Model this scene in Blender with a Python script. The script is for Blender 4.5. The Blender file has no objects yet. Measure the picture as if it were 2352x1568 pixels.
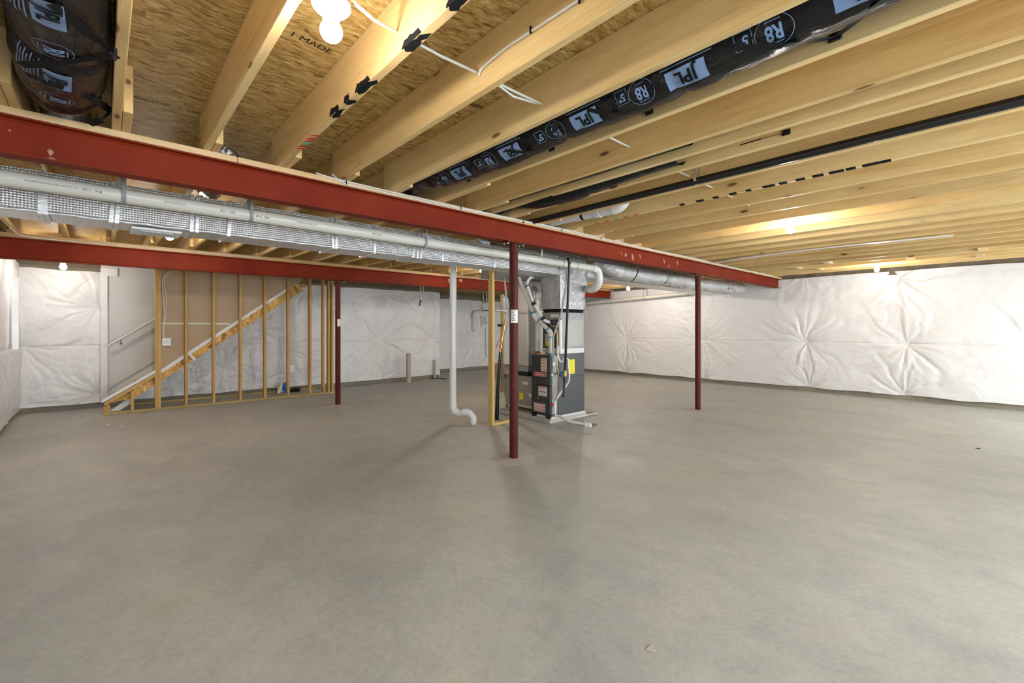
import bpy, bmesh, math, random
from math import sin, cos, pi, radians, exp, sqrt, atan2, floor as fl
from mathutils import Vector, noise as mn
random.seed(7)
S = bpy.context.scene
C = S.collection
R = random.uniform

# ------------------------------------------------------------------ camera, exposure, light
F, HY, TH, HC = 1036.5, 753.3, radians(47.77), 1.28      # focal px, horizon row, yaw to beam axis, eye height
ct, st = cos(TH), sin(TH)
cam = bpy.data.cameras.new('camera'); camo = bpy.data.objects.new('camera', cam); C.objects.link(camo)
cam.sensor_width = 36; cam.lens = F/2352*36; cam.shift_y = (HY-784)/2352
cam.clip_start = .05
camo.location = (0, 0, HC); camo.rotation_euler = (pi/2, 0, TH)
S.camera = camo

def at(px, py=None, X=None, Y=None, Z=None, D=None):
    """photo pixel -> world point on a plane X=, Y=, Z= or at forward distance D"""
    t = (px-1176)/F
    a, b = -(st-ct*t), ct+st*t            # X = a*D, Y = b*D
    if D is None:
        if X is not None: D = X/a
        elif Y is not None: D = Y/b
        else: D = (HC-Z)*F/(py-HY)
    z = Z if (Z is not None and py is None) else HC+(HY-py)*D/F
    return Vector((a*D, b*D, z))

vs = S.view_settings
vs.view_transform = 'Standard'; vs.look = 'None'; vs.gamma = 1; vs.use_curve_mapping = False
vs.exposure = 1.85
S.display_settings.display_device = 'sRGB'
W = bpy.data.worlds.new('world'); S.world = W; W.use_nodes = True
W.node_tree.nodes['Background'].inputs[0].default_value = (.80, .90, 1, 1)
W.node_tree.nodes['Background'].inputs[1].default_value = 2.5

def area(name, loc, rot, sx, sy, power, col):
    l = bpy.data.lights.new(name, 'AREA'); l.shape = 'RECTANGLE'; l.size = sx; l.size_y = sy
    l.energy = power; l.color = col
    o = bpy.data.objects.new(name, l); C.objects.link(o); o.location = loc; o.rotation_euler = rot
    return o
XF = 2.4        # unseen wall behind the camera; its openings and area lamps are added as daylight source
area('added_door_daylight', (XF+.25, 8.4, 1.15), (0, radians(68), 0), 2.0, 2.4, 29, (.93, 1, .97))
area('added_window_daylight', (XF+.25, 3.2, 1.35), (0, radians(66), 0), 1.5, 3.6, 40, (.84, .93, 1))
area('added_window_daylight_two', (XF+.25, -.6+.9, 1.35), (0, radians(66), 0), 1.5, 1.3, 16, (.84, .93, 1))
BULB = 170.0     # emission of each bulb

# ------------------------------------------------------------------ node helpers
def new(name):
    m = bpy.data.materials.new(name); m.use_nodes = True
    nt = m.node_tree; b = nt.nodes['Principled BSDF']
    return m, nt, b
def N(nt, t, **k):
    n = nt.nodes.new('ShaderNode'+t)
    for a, v in k.items(): setattr(n, a, v)
    return n
def L(nt, a, b): nt.links.new(a, b)
def ramp(nt, fac, stops, interp='LINEAR'):
    r = N(nt, 'ValToRGB'); e = r.color_ramp.elements; r.color_ramp.interpolation = interp
    while len(e) < len(stops): e.new(.5)
    for i, (p, c) in enumerate(stops):
        e[i].position = p; e[i].color = (*c, 1) if len(c) == 3 else c
    L(nt, fac, r.inputs[0]); return r.outputs[0]
def coords(nt, scale=(1, 1, 1), rnd=True, kind='Object'):
    tc = N(nt, 'TexCoord'); mp = N(nt, 'Mapping'); mp.inputs['Scale'].default_value = scale
    if rnd:
        oi = N(nt, 'ObjectInfo'); mul = N(nt, 'VectorMath', operation='SCALE'); mul.inputs[0].default_value = (37, 53, 71)
        L(nt, oi.outputs['Random'], mul.inputs['Scale'])
        ad = N(nt, 'VectorMath', operation='ADD'); L(nt, tc.outputs[kind], ad.inputs[0]); L(nt, mul.outputs[0], ad.inputs[1])
        L(nt, ad.outputs[0], mp.inputs[0])
    else: L(nt, tc.outputs[kind], mp.inputs[0])
    return mp.outputs[0]
def noise(nt, v, scale, detail=4, rough=.6, dist=0):
    n = N(nt, 'TexNoise'); n.inputs['Scale'].default_value = scale; n.inputs['Detail'].default_value = detail
    n.inputs['Roughness'].default_value = rough; n.inputs['Distortion'].default_value = dist
    L(nt, v, n.inputs['Vector']); return n.outputs['Fac']
def mix(nt, f, a, b, mode='MIX'):
    m = N(nt, 'Mix', data_type='RGBA', blend_type=mode)
    for s, v in ((m.inputs['Factor'], f), (m.inputs['A'], a), (m.inputs['B'], b)):
        if hasattr(v, 'is_linked'): L(nt, v, s)
        elif isinstance(v, (int, float)): s.default_value = v
        else: s.default_value = (*v, 1)
    return m.outputs['Result']
def bump(nt, b, h, strength=.3, dist=.01):
    n = N(nt, 'Bump'); n.inputs['Strength'].default_value = strength; n.inputs['Distance'].default_value = dist
    L(nt, h, n.inputs['Height']); L(nt, n.outputs[0], b.inputs['Normal'])
def plain(name, col, rough=.5, metal=0, var=.08, bs=0, bsc=60, spec=.5):
    m, nt, b = new(name)
    v = coords(nt); n = noise(nt, v, 9, 5)
    c = mix(nt, n, tuple(x*(1-var) for x in col), tuple(min(1, x*(1+var)) for x in col))
    L(nt, c, b.inputs['Base Color'])
    b.inputs['Roughness'].default_value = rough; b.inputs['Metallic'].default_value = metal
    b.inputs['Specular IOR Level'].default_value = spec
    if bs: bump(nt, b, noise(nt, v, bsc, 4), bs, .004)
    return m

def wood(name, light, dark, knot=(.16, .06, .02), ax=0, knots=True, rough=.6, kd=1.0):
    """sawn softwood: grain runs along local axis ax"""
    m, nt, b = new(name)
    g = [14, 14, 14]; g[ax] = .7
    v = coords(nt, tuple(g)); n1 = noise(nt, v, 1.6, 7, .62, 1.2)
    fine = noise(nt, coords(nt, tuple(x*6 for x in g)), 2, 4, .7)
    g2 = [1.6, 1.6, 1.6]; g2[ax] = .5
    big = noise(nt, coords(nt, tuple(g2)), 1.5, 3)
    c = mix(nt, ramp(nt, n1, [(.34, (0, 0, 0)), (.66, (1, 1, 1))]), light, dark)
    c = mix(nt, ramp(nt, big, [(.35, (0, 0, 0)), (.7, (.65, .65, .65))]), c, tuple(x*y for x, y in zip(light, (1.18, 1.28, 1.45))))
    c = mix(nt, ramp(nt, fine, [(.3, (.82,)*3), (.7, (1.08,)*3)]), c, c) if False else c
    mm = N(nt, 'Mix', data_type='RGBA', blend_type='MULTIPLY'); mm.inputs['Factor'].default_value = 1
    L(nt, c, mm.inputs['A']); L(nt, ramp(nt, fine, [(.25, (.80,)*3), (.7, (1, 1, 1))]), mm.inputs['B']); c = mm.outputs['Result']
    oi = N(nt, 'ObjectInfo')
    hv = ramp(nt, oi.outputs['Random'], [(0, (.80, .76, .70)), (.4, (1, 1, 1)), (.75, (.93, .88, .80)), (1, (1, .97, .94))])
    c = mix(nt, 1.0, c, hv, 'MULTIPLY')
    if knots:
        g3 = [7, 7, 7]; g3[ax] = 2.3
        vo = N(nt, 'TexVoronoi'); vo.inputs['Scale'].default_value = 1.0; L(nt, coords(nt, tuple(g3)), vo.inputs['Vector'])
        pick = N(nt, 'Math', operation='LESS_THAN'); pick.inputs[1].default_value = .30*kd
        sp = N(nt, 'SeparateColor'); L(nt, vo.outputs['Color'], sp.inputs[0]); L(nt, sp.outputs[0], pick.inputs[0])
        core = ramp(nt, vo.outputs['Distance'], [(.045, (1, 1, 1)), (.085, (.75, .75, .75)), (.11, (.15,)*3), (.34, (0, 0, 0))])
        f = mix(nt, 1.0, core, pick.outputs[0], 'MULTIPLY')
        c = mix(nt, f, c, knot)
    L(nt, c, b.inputs['Base Color']); b.inputs['Roughness'].default_value = rough
    b.inputs['Specular IOR Level'].default_value = .3
    bump(nt, b, fine, .18, .003)
    return m

M = {}
M['joist'] = wood('joist_wood', (.76, .545, .25), (.62, .41, .155), kd=2.2)
M['plate'] = wood('plate_wood', (.66, .46, .24), (.56, .36, .16), ax=1)
M['stud'] = wood('stud_wood', (.62, .385, .125), (.48, .26, .07), ax=2)
M['studp'] = wood('pine_stud_wood', (.68, .50, .19), (.60, .38, .12), ax=2)
M['sill'] = wood('treated_wood', (.46, .35, .14), (.34, .24, .08), ax=1)
M['rim'] = wood('rim_wood', (.34, .24, .13), (.17, .11, .06), ax=1)
M['block'] = wood('block_wood', (.72, .52, .28), (.62, .42, .20), knots=False)

def osb(nm='strand_board', g=(1, 1, 1), rot=(0, 0, 0)):
    m, nt, b = new(nm)
    v0 = coords(nt, (1, 1, 1), rnd=False)
    wob = N(nt, 'TexNoise'); wob.inputs['Scale'].default_value = 3.5; wob.inputs['Detail'].default_value = 3; L(nt, v0, wob.inputs['Vector'])
    sc = N(nt, 'VectorMath', operation='SCALE'); sc.inputs['Scale'].default_value = .16; L(nt, wob.outputs['Color'], sc.inputs[0])
    ad = N(nt, 'VectorMath', operation='ADD'); L(nt, v0, ad.inputs[0]); L(nt, sc.outputs[0], ad.inputs[1])
    def flakes(s, rot):
        mp = N(nt, 'Mapping'); mp.inputs['Scale'].default_value = s; mp.inputs['Rotation'].default_value = (0, 0, rot); L(nt, ad.outputs[0], mp.inputs[0])
        vo = N(nt, 'TexVoronoi'); vo.inputs['Scale'].default_value = 1; vo.inputs['Randomness'].default_value = 1; L(nt, mp.outputs[0], vo.inputs['Vector'])
        s_ = N(nt, 'SeparateColor'); L(nt, vo.outputs['Color'], s_.inputs[0]); return s_.outputs[0], vo.outputs['Distance']
    a, da = flakes((85, 15, 10), .20); c2, db = flakes((110, 30, 10), -.35)
    k = mix(nt, .38, a, c2)
    col = ramp(nt, k, [(.06, (.20, .11, .03)), (.25, (.42, .265, .075)), (.5, (.54, .36, .125)), (.8, (.64, .45, .18)), (.95, (.74, .58, .32))])
    fine = noise(nt, coords(nt, (170, 26, 30), rnd=False), 1, 4, .8)
    col = mix(nt, 1.0, col, ramp(nt, fine, [(.33, (.62, .54, .44)), (.52, (1, 1, 1))]), 'MULTIPLY')
    crack = noise(nt, coords(nt, (60, 9, 8), rnd=False), 1.5, 6, .7, 1.2)
    col = mix(nt, ramp(nt, crack, [(.60, (0, 0, 0)), (.68, (.85, .85, .85))]), col, (.15, .075, .025))
    col = mix(nt, 1.0, col, g, 'MULTIPLY')
    L(nt, col, b.inputs['Base Color']); b.inputs['Roughness'].default_value = .62; b.inputs['Specular IOR Level'].default_value = .25
    bump(nt, b, fine, .3, .003)
    return m
M['osb'] = osb(); M['osbs'] = osb('stringer_strand_board', (1.30, 1.15, .95))

def steel(name, c1, c2, rough=.42):
    m, nt, b = new(name)
    v = coords(nt, (1, 1, 1)); n = noise(nt, v, 2.2, 6, .6)
    str_ = noise(nt, coords(nt, (3, .6, 24)), 1.6, 5, .7)
    c = mix(nt, ramp(nt, n, [(.35, (0, 0, 0)), (.65, (1, 1, 1))]), c1, c2)
    c = mix(nt, ramp(nt, str_, [(.66, (0, 0, 0)), (.74, (.28, .28, .28))]), c, (.42, .26, .20))
    sp = noise(nt, v, 34, 3); c = mix(nt, ramp(nt, sp, [(.72, (0, 0, 0)), (.76, (.5, .5, .5))]), c, (.5, .36, .28))
    L(nt, c, b.inputs['Base Color']); b.inputs['Roughness'].default_value = rough
    b.inputs['Specular IOR Level'].default_value = .14
    bump(nt, b, noise(nt, v, 55, 4), .12, .002)
    return m
M['red'] = steel('red_primer', (.155, .0145, .0036), (.20, .022, .0055), .6)
M['redpost'] = steel('post_primer', (.070, .013, .009), (.095, .018, .012), .42)

def concrete():
    m, nt, b = new('floor_concrete')
    v = coords(nt, rnd=False); a = noise(nt, v, .55, 6, .62); bb = noise(nt, v, 2.3, 9, .68, .6); f = noise(nt, v, 38, 6, .7)
    c = mix(nt, ramp(nt, a, [(.32, (0, 0, 0)), (.68, (1, 1, 1))]), (.365, .365, .33), (.465, .46, .41))
    c = mix(nt, ramp(nt, bb, [(.40, (.0, .0, .0)), (.64, (.38, .38, .38))]), c, (.53, .53, .485))
    dk = noise(nt, coords(nt, (1, 1.6, 1), rnd=False), 1.15, 11, .70, .15)
    c = mix(nt, ramp(nt, dk, [(.46, (0, 0, 0)), (.66, (.50, .50, .50))]), c, (.32, .315, .30))
    y = noise(nt, v, .9, 5, .6, .4); c = mix(nt, ramp(nt, y, [(.56, (0, 0, 0)), (.70, (.45, .45, .45))]), c, (.47, .41, .28))
    m4 = noise(nt, v, 7, 8, .72, .3); c = mix(nt, 1.0, c, ramp(nt, m4, [(.34, (.90, .90, .91)), (.58, (1, 1, 1))]), 'MULTIPLY')
    dust = noise(nt, v, 1.7, 7, .66, .5); c = mix(nt, ramp(nt, dust, [(.52, (0, 0, 0)), (.70, (.38, .38, .38))]), c, (.56, .51, .44))
    c = mix(nt, 1.0, c, ramp(nt, f, [(.3, (.82,)*3), (.6, (1, 1, 1))]), 'MULTIPLY')
    L(nt, c, b.inputs['Base Color'])
    L(nt, ramp(nt, bb, [(.3, (.42,)*3), (.7, (.62,)*3)]), b.inputs['Roughness'])
    bump(nt, b, f, .12, .003)
    return m
M['concrete'] = concrete()
M['footing'] = plain('footing_concrete', (.25, .215, .16), .85, var=.4, bs=.6, bsc=30)

def vinyl():
    m, nt, b = new('white_vinyl_facing')
    v = coords(nt, rnd=False)
    n = noise(nt, v, 1.3, 4)
    L(nt, mix(nt, n, (.72, .70, .695), (.78, .765, .755)), b.inputs['Base Color'])
    b.inputs['Roughness'].default_value = .29; b.inputs['Specular IOR Level'].default_value = .5
    w = noise(nt, v, 26, 4, .6, 1.5); w2 = noise(nt, v, 5, 5, .65, 1.6)
    ad = N(nt, 'Math', operation='ADD'); L(nt, w, ad.inputs[0])
    m2 = N(nt, 'Math', operation='MULTIPLY'); m2.inputs[1].default_value = 3; L(nt, w2, m2.inputs[0]); L(nt, m2.outputs[0], ad.inputs[1])
    bump(nt, b, ad.outputs[0], .42, .008)
    return m
M['vinyl'] = vinyl()

def foil(name, bubble=True, cell=75):
    m, nt, b = new(name)
    b.inputs['Metallic'].default_value = .62; b.inputs['Roughness'].default_value = .27
    v = coords(nt, rnd=False)
    n = noise(nt, v, 5, 5, .6)
    L(nt, mix(nt, n, (.52, .52, .53), (.74, .74, .72)), b.inputs['Base Color'])
    if bubble:
        vo = N(nt, 'TexVoronoi'); vo.inputs['Scale'].default_value = cell; vo.inputs['Randomness'].default_value = .12
        L(nt, v, vo.inputs['Vector'])
        mm = N(nt, 'Math', operation='MULTIPLY_ADD'); L(nt, vo.outputs['Distance'], mm.inputs[0]); mm.inputs[1].default_value = -1.0
        big = noise(nt, v, 7, 4, .6); L(nt, big, mm.inputs[2])
        bump(nt, b, mm.outputs[0], .9, .0075)
    else:
        bump(nt, b, noise(nt, v, 22, 5, .7, 1.2), .8, .02)
    return m
M['foil'] = foil('bubble_foil', cell=66); M['foil2'] = foil('crinkled_foil', False)
M['tape'] = plain('foil_tape', (.66, .66, .66), .35, .6, bs=.5)
M['galv'] = plain('galvanised_sheet', (.66, .65, .62), .32, .85, var=.12, bs=.05, bsc=8)
M['galvd'] = plain('dull_sheet_metal', (.36, .36, .34), .42, .75, var=.15)
M['pvc'] = plain('white_pvc', (.60, .58, .51), .30, var=.03)
M['pvcw'] = plain('bright_pvc', (.66, .66, .64), .28, var=.02)
M['pvcold'] = plain('weathered_pvc', (.48, .44, .36), .5, var=.10)
M['blackpipe'] = plain('black_iron', (.020, .018, .017), .32, var=.3)
M['blackpvc'] = plain('black_plastic', (.008, .008, .009), .25, var=.2)
M['strap'] = plain('black_webbing', (.006, .006, .006), .8, var=.2, spec=.2)
M['cable'] = plain('white_cable_jacket', (.60, .58, .53), .4, var=.03)
M['white'] = plain('white_paint', (.74, .74, .73), .5, var=.02)
M['drywall'] = plain('painted_drywall', (.62, .61, .59), .7, var=.02)
M['brown'] = plain('drywall_backing_paper', (.45, .325, .205), .8, var=.06)
M['mud'] = plain('joint_compound', (.72, .70, .62), .8, var=.05)
M['furn'] = plain('charcoal_enamel', (.036, .040, .045), .38, var=.08)
M['furnside'] = plain('grey_enamel', (.092, .096, .102), .33, .25, var=.10)
M['coilpan'] = plain('coil_cabinet_grey', (.30, .31, .305), .35, .35, var=.12)
M['blackcloth'] = plain('black_canvas', (.010, .010, .011), .7, bs=.5, bsc=25)
M['sticker'] = plain('label_paper', (.78, .74, .68), .5, var=.03)
M['stickred'] = plain('label_red_print', (.55, .10, .08), .5, var=.05)
M['badge'] = plain('red_badge', (.62, .05, .03), .35, var=.03)
M['badgew'] = plain('badge_lettering', (.85, .80, .78), .4, var=.02)
M['yellow'] = plain('yellow_sticker', (.85, .72, .02), .5, var=.03)
M['ink'] = plain('black_ink', (.010, .010, .011), .9, var=.2, spec=.1)
M['inkred'] = plain('red_marker', (.50, .035, .015), .7, var=.2)
M['inkgreen'] = plain('green_marker', (.07, .42, .22), .7, var=.2)
M['print'] = plain('blue_duct_print', (.16, .25, .42), .45, var=.12)
M['blue'] = plain('blue_primer_band', (.02, .19, .32), .4, var=.1)
M['bluebag'] = plain('blue_plastic_bag', (.015, .16, .50), .35, bs=.5, bsc=20)
M['paper'] = plain('kraft_cardboard', (.42, .27, .15), .8, var=.1)
M['brass'] = plain('brass', (.55, .34, .12), .35, .8, var=.25)
M['redh'] = plain('red_handle', (.5, .03, .02), .4)
M['grey'] = plain('grey_plastic', (.30, .31, .32), .45, var=.1)
M['hanger'] = plain('grey_hanger', (.24, .25, .25), .45, var=.1)
M['scuff'] = plain('plaster_smear', (.38, .20, .14), .9, var=.3)
M['insul'] = plain('fibreglass', (.17, .13, .085), .95, var=.5, bs=.9, bsc=18)
M['pad'] = plain('pad_concrete', (.42, .40, .35), .8, var=.1, bs=.3)
M['porc'] = plain('porcelain', (.82, .81, .79), .25, var=.01)
M['groove'] = plain('saw_cut_dust', (.42, .33, .27), .9, var=.1)
M['ring'] = plain('patch_concrete', (.44, .40, .345), .85, var=.18, bs=.5, bsc=40)
def bulbmat(k=1):
    m, nt, b = new('lit_bulb'); b.inputs['Base Color'].default_value = (1, 1, 1, 1)
    b.inputs['Emission Color'].default_value = (1, .94, .88, 1); b.inputs['Emission Strength'].default_value = BULB*k
    return m
M['bulb'] = bulbmat(); M['bulb_soft'] = bulbmat(.7); M['bulb_mid'] = bulbmat(.6); M['bulb_strong'] = bulbmat(1.45)
def blackflex():
    m, nt, b = new('black_duct_jacket')
    v = coords(nt); b.inputs['Roughness'].default_value = .20; b.inputs['Specular IOR Level'].default_value = .33
    n = noise(nt, v, 6, 4); L(nt, mix(nt, ramp(nt, n, [(.4, (0, 0, 0)), (.75, (1, 1, 1))]), (.004, .004, .005), (.012, .010, .009)), b.inputs['Base Color'])
    w = noise(nt, coords(nt, (7, 22, 22)), 1.2, 6, .6, 1.2); bump(nt, b, w, .9, .022)
    return m
M['flex'] = blackflex()
def glassmat():
    m, nt, b = new('clear_glass'); b.inputs['Transmission Weight'].default_value = 1; b.inputs['Roughness'].default_value = 0
    b.inputs['IOR'].default_value = 1.02
    return m
M['glass'] = glassmat()
def spraymat(name, col):
    return plain(name, col, .75, var=.2)

# ------------------------------------------------------------------ mesh builder
class MB:
    def __init__(s): s.v = []; s.f = []; s.sm = []
    def add(s, vs_, fs, smooth=False):
        o = len(s.v); s.v += [tuple(v) for v in vs_]; s.f += [tuple(i+o for i in f) for f in fs]; s.sm += [smooth]*len(fs); return s
    def box(s, x0, x1, y0, y1, z0, z1):
        return s.hexa([(x0, y0, z0), (x1, y0, z0), (x1, y1, z0), (x0, y1, z0), (x0, y0, z1), (x1, y0, z1), (x1, y1, z1), (x0, y1, z1)])
    def hexa(s, v): return s.add(v, [(3, 2, 1, 0), (4, 5, 6, 7), (0, 1, 5, 4), (1, 2, 6, 5), (2, 3, 7, 6), (3, 0, 4, 7)])
    def bevbox(s, x0, x1, y0, y1, z0, z1, b=.003):
        """box with chamfered edges"""
        xs = (x0, x0+b, x1-b, x1); ys = (y0, y0+b, y1-b, y1); zs = (z0, z0+b, z1-b, z1)
        idx = {}; V = []
        def p(i, j, k):
            if (i, j, k) not in idx: idx[(i, j, k)] = len(V); V.append((xs[i], ys[j], zs[k]))
            return idx[(i, j, k)]
        Fc = []
        for a in (0, 3):
            q = [p(a, 1, 1), p(a, 2, 1), p(a, 2, 2), p(a, 1, 2)]; Fc.append(q if a else q[::-1])
            q = [p(1, a, 1), p(1, a, 2), p(2, a, 2), p(2, a, 1)]; Fc.append(q if a else q[::-1])
            q = [p(1, 1, a), p(2, 1, a), p(2, 2, a), p(1, 2, a)]; Fc.append(q if a else q[::-1])
        for a in (0, 3):
            ai = 1 if a == 0 else 2
            for c in (0, 3):
                ci = 1 if c == 0 else 2
                Fc.append([p(1, a, ci), p(2, a, ci), p(2, ai, c), p(1, ai, c)])
                Fc.append([p(a, 1, ci), p(a, 2, ci), p(ai, 2, c), p(ai, 1, c)])
                Fc.append([p(a, ci, 1), p(a, ci, 2), p(ai, c, 2), p(ai, c, 1)])
                for d in (0, 3):
                    di = 1 if d == 0 else 2
                    Fc.append([p(a, ci, di), p(ai, c, di), p(ai, ci, d)])
        return s.add(V, Fc)
    def tube(s, pts, r, n=12, cap=True, smooth=True):
        pts = [Vector(p) for p in pts]; rs = r if isinstance(r, (list, tuple)) else [r]*len(pts)
        V = []; up = None
        for i, p in enumerate(pts):
            d = (pts[min(i+1, len(pts)-1)]-pts[max(i-1, 0)]).normalized()
            if up is None: up = Vector((0, 0, 1)) if abs(d.z) < .9 else Vector((1, 0, 0))
            a = d.cross(up).normalized(); up = a.cross(d).normalized()
            for k in range(n):
                t = 2*pi*k/n; V.append(p+(a*cos(t)+up*sin(t))*rs[i])
        Fc = []
        for i in range(len(pts)-1):
            for k in range(n):
                k2 = (k+1) % n; Fc.append((i*n+k, i*n+k2, (i+1)*n+k2, (i+1)*n+k))
        s.add(V, Fc, smooth)
        if cap:
            s.add(V[:n], [tuple(range(n))[::-1]]); s.add(V[-n:], [tuple(range(n))])
        return s
    def band(s, pts, w, th, wdir):
        """flat strap along pts; wdir width direction"""
        pts = [Vector(p) for p in pts]; wd = Vector(wdir).normalized()
        for a, b in zip(pts[:-1], pts[1:]):
            d = (b-a).normalized(); w_ = (wd-d*wd.dot(d)).normalized()*w/2; n = d.cross(w_).normalized()*th/2
            s.hexa([a-w_-n, a+w_-n, b+w_-n, b-w_-n, a-w_+n, a+w_+n, b+w_+n, b-w_+n])
        return s
    def lathe(s, prof, c=(0, 0, 0), n=24, axis='Z'):
        c = Vector(c); V = []
        for r, h in prof:
            for k in range(n):
                t = 2*pi*k/n
                V.append(c+(Vector((r*cos(t), r*sin(t), h)) if axis == 'Z' else Vector((r*cos(t), h, r*sin(t)))))
        Fc = [(i*n+k, i*n+(k+1) % n, (i+1)*n+(k+1) % n, (i+1)*n+k) for i in range(len(prof)-1) for k in range(n)]
        return s.add(V, Fc, True)
    def prism(s, poly, off):
        """polygon (list of points) extruded by vector off"""
        n = len(poly); P = [Vector(p) for p in poly]; Q = [p+Vector(off) for p in P]
        return s.add(P+Q, [tuple(range(n))[::-1], tuple(range(n, 2*n))]+[(i, (i+1) % n, n+(i+1) % n, n+i) for i in range(n)])
    def build(s, name, mat, parent=None, kind=None):
        me = bpy.data.meshes.new(name); me.from_pydata(s.v, [], s.f); me.polygons.foreach_set('use_smooth', s.sm)
        me.materials.append(M[mat] if isinstance(mat, str) else mat); me.update()
        o = bpy.data.objects.new(name, me); C.objects.link(o)
        if parent:
            o.parent = parent; o.matrix_parent_inverse = parent.matrix_basis.inverted()
        if kind: o['kind'] = kind
        return o
def thing(name, label, cat, loc, group=None):
    o = bpy.data.objects.new(name, None); C.objects.link(o); o.location = loc; o.empty_display_size = .1
    o['label'] = label; o['category'] = cat
    if group: o['group'] = group
    bpy.context.view_layer.update() if False else None
    return o
def tag(o, label, cat, group=None):
    o['label'] = label; o['category'] = cat
    if group: o['group'] = group
    return o
def struct(name, loc=(0, 0, 0)):
    o = bpy.data.objects.new(name, None); C.objects.link(o); o.location = loc; o['kind'] = 'structure'; return o
def plabel(o, l): o['label'] = l; return o

def smooth_path(pts, n=8):
    P = [Vector(p) for p in pts]; out = []
    for i in range(len(P)-1):
        p0, p1, p2, p3 = P[max(i-1, 0)], P[i], P[i+1], P[min(i+2, len(P)-1)]
        for k in range(n):
            t = k/n; out.append(.5*((2*p1)+(p2-p0)*t+(2*p0-5*p1+4*p2-p3)*t*t+(3*p1-p0-3*p2+p3)*t**3))
    out.append(P[-1]); return out
def text_mesh(txt, size, offset=0, fine=0):
    cu = bpy.data.curves.new('lettering', 'FONT'); cu.body = txt; cu.size = size; cu.align_x = 'CENTER'; cu.align_y = 'CENTER'; cu.offset = offset
    o = bpy.data.objects.new('lettering', cu); me = bpy.data.meshes.new_from_object(o)
    if fine:
        bm = bmesh.new(); bm.from_mesh(me); bmesh.ops.triangulate(bm, faces=bm.faces[:])
        for _ in range(5):
            es = [e for e in bm.edges if e.calc_length() > fine]
            if not es: break
            bmesh.ops.subdivide_edges(bm, edges=es, cuts=1); bmesh.ops.triangulate(bm, faces=[f for f in bm.faces if len(f.verts) > 3])
        bm.to_mesh(me); bm.free()
    V = [tuple(v.co) for v in me.vertices]; Fc = [tuple(p.vertices) for p in me.polygons]
    bpy.data.objects.remove(o); bpy.data.curves.remove(cu); bpy.data.meshes.remove(me)
    return V, Fc
def text_on(name, txt, size, origin, ux, uy, mat, parent, offset=0, n=.0015, wx=1):
    """lettering laid on a flat face: origin, text direction ux, letter-up direction uy"""
    V, Fc = text_mesh(txt, size, offset); ux = Vector(ux).normalized(); uy = Vector(uy).normalized(); nn = ux.cross(uy)
    mb = MB(); mb.add([Vector(origin)+ux*v[0]*wx+uy*v[1]+nn*n for v in V], Fc)
    return mb.build(name, mat, parent)

# ================================================================== THE SETTING
ZJ, ZS = 2.343, 2.578                 # underside of joists, underside of the deck
XB, YL, YR = -9.95, -.96, 10.64       # wall across, wall on the left, wall on the right
XB2, YB = -11.2, 6.43                 # recess beyond the bump-out

floor = MB().box(XB2-.3, XF+.3, YL-.3, YR+.3, -.12, 0).build('floor', 'concrete'); floor['kind'] = 'structure'
gr = MB()
gr.box(XB2+.1, XF, 4.66, 4.664, -.001, .0006); gr.box(-4.552, -4.548, YL, 4.3, -.001, .0006)
gr.build('saw_cut', 'groove', floor)

ceil = struct('ceiling', (0, 0, ZS))
x = XF
row = 0
while x > XB2-.2:                     # deck panels, long side across the joists, staggered
    y = YL-.3-(1.2 if row % 2 else 0)
    while y < YR+.2:
        y0, y1 = max(y, YL-.2), min(y+2.436, YR+.2)
        if y1 > y0: MB().box(x-1.217, x, y0, y1, ZS, ZS+.019).build('deck_panel', 'osb', ceil)
        y += 2.44
    x -= 1.22; row += 1
MB().box(XB2-.2, XF+.15, YL-.2, YR+.2, ZS+.021, ZS+.045).build('sky_block_slab', 'rim', ceil)  # unseen slab added to block sky light coming through the panel gaps
# deck printing
tz = ZS-.0012
text_on('stamp', '1 MADE', .055, at(715, 98, Z=ZS-.002), (-.1, 1, 0), (1, .1, 0), 'ink', ceil)
text_on('stamp', 'K@SE', .05, at(1096, 243, Z=ZS-.002), (0, 1, 0), (1, 0, 0), 'ink', ceil)
text_on('stamp', 'RATED SHEATHING 24 OC   |   EXPOSURE', .035, at(350, 232, Z=ZS-.002), (0, 1, 0), (1, 0, 0), 'ink', ceil)

PITCH = .4064; Y0 = .48               # right-hand edges of the joists nearest the camera bay
def joist(x0, x1, yr, mat='joist', h=None, b=.003):
    o = MB().bevbox(0, x1-x0, 0, .038, 0, (h or (ZS-ZJ)), b).build('joist', mat)
    o.location = (x0, yr-.038, ZJ); o.parent = ceil; o.matrix_parent_inverse = ceil.matrix_basis.inverted()
    return o
ks = list(range(-3, 25))
lapend = {-1: -2.92, 0: -3.06, 1: -2.98, 2: -3.05, 3: -3.03, 4: -2.6, 5: -2.85, 6: -3.0}
for k in ks:
    yr = Y0+PITCH*k
    joist(-3.35, XF, yr)
    joist(-7.62-R(0, .2), lapend.get(k, R(-3.1, -2.75)), yr+.040)
    if yr < YB: joist(XB, -7.15-R(0, .25), yr)
    else: joist(XB2, -7.15-R(0, .25), yr)
joist(-3.3, XF, 2.696)
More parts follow.
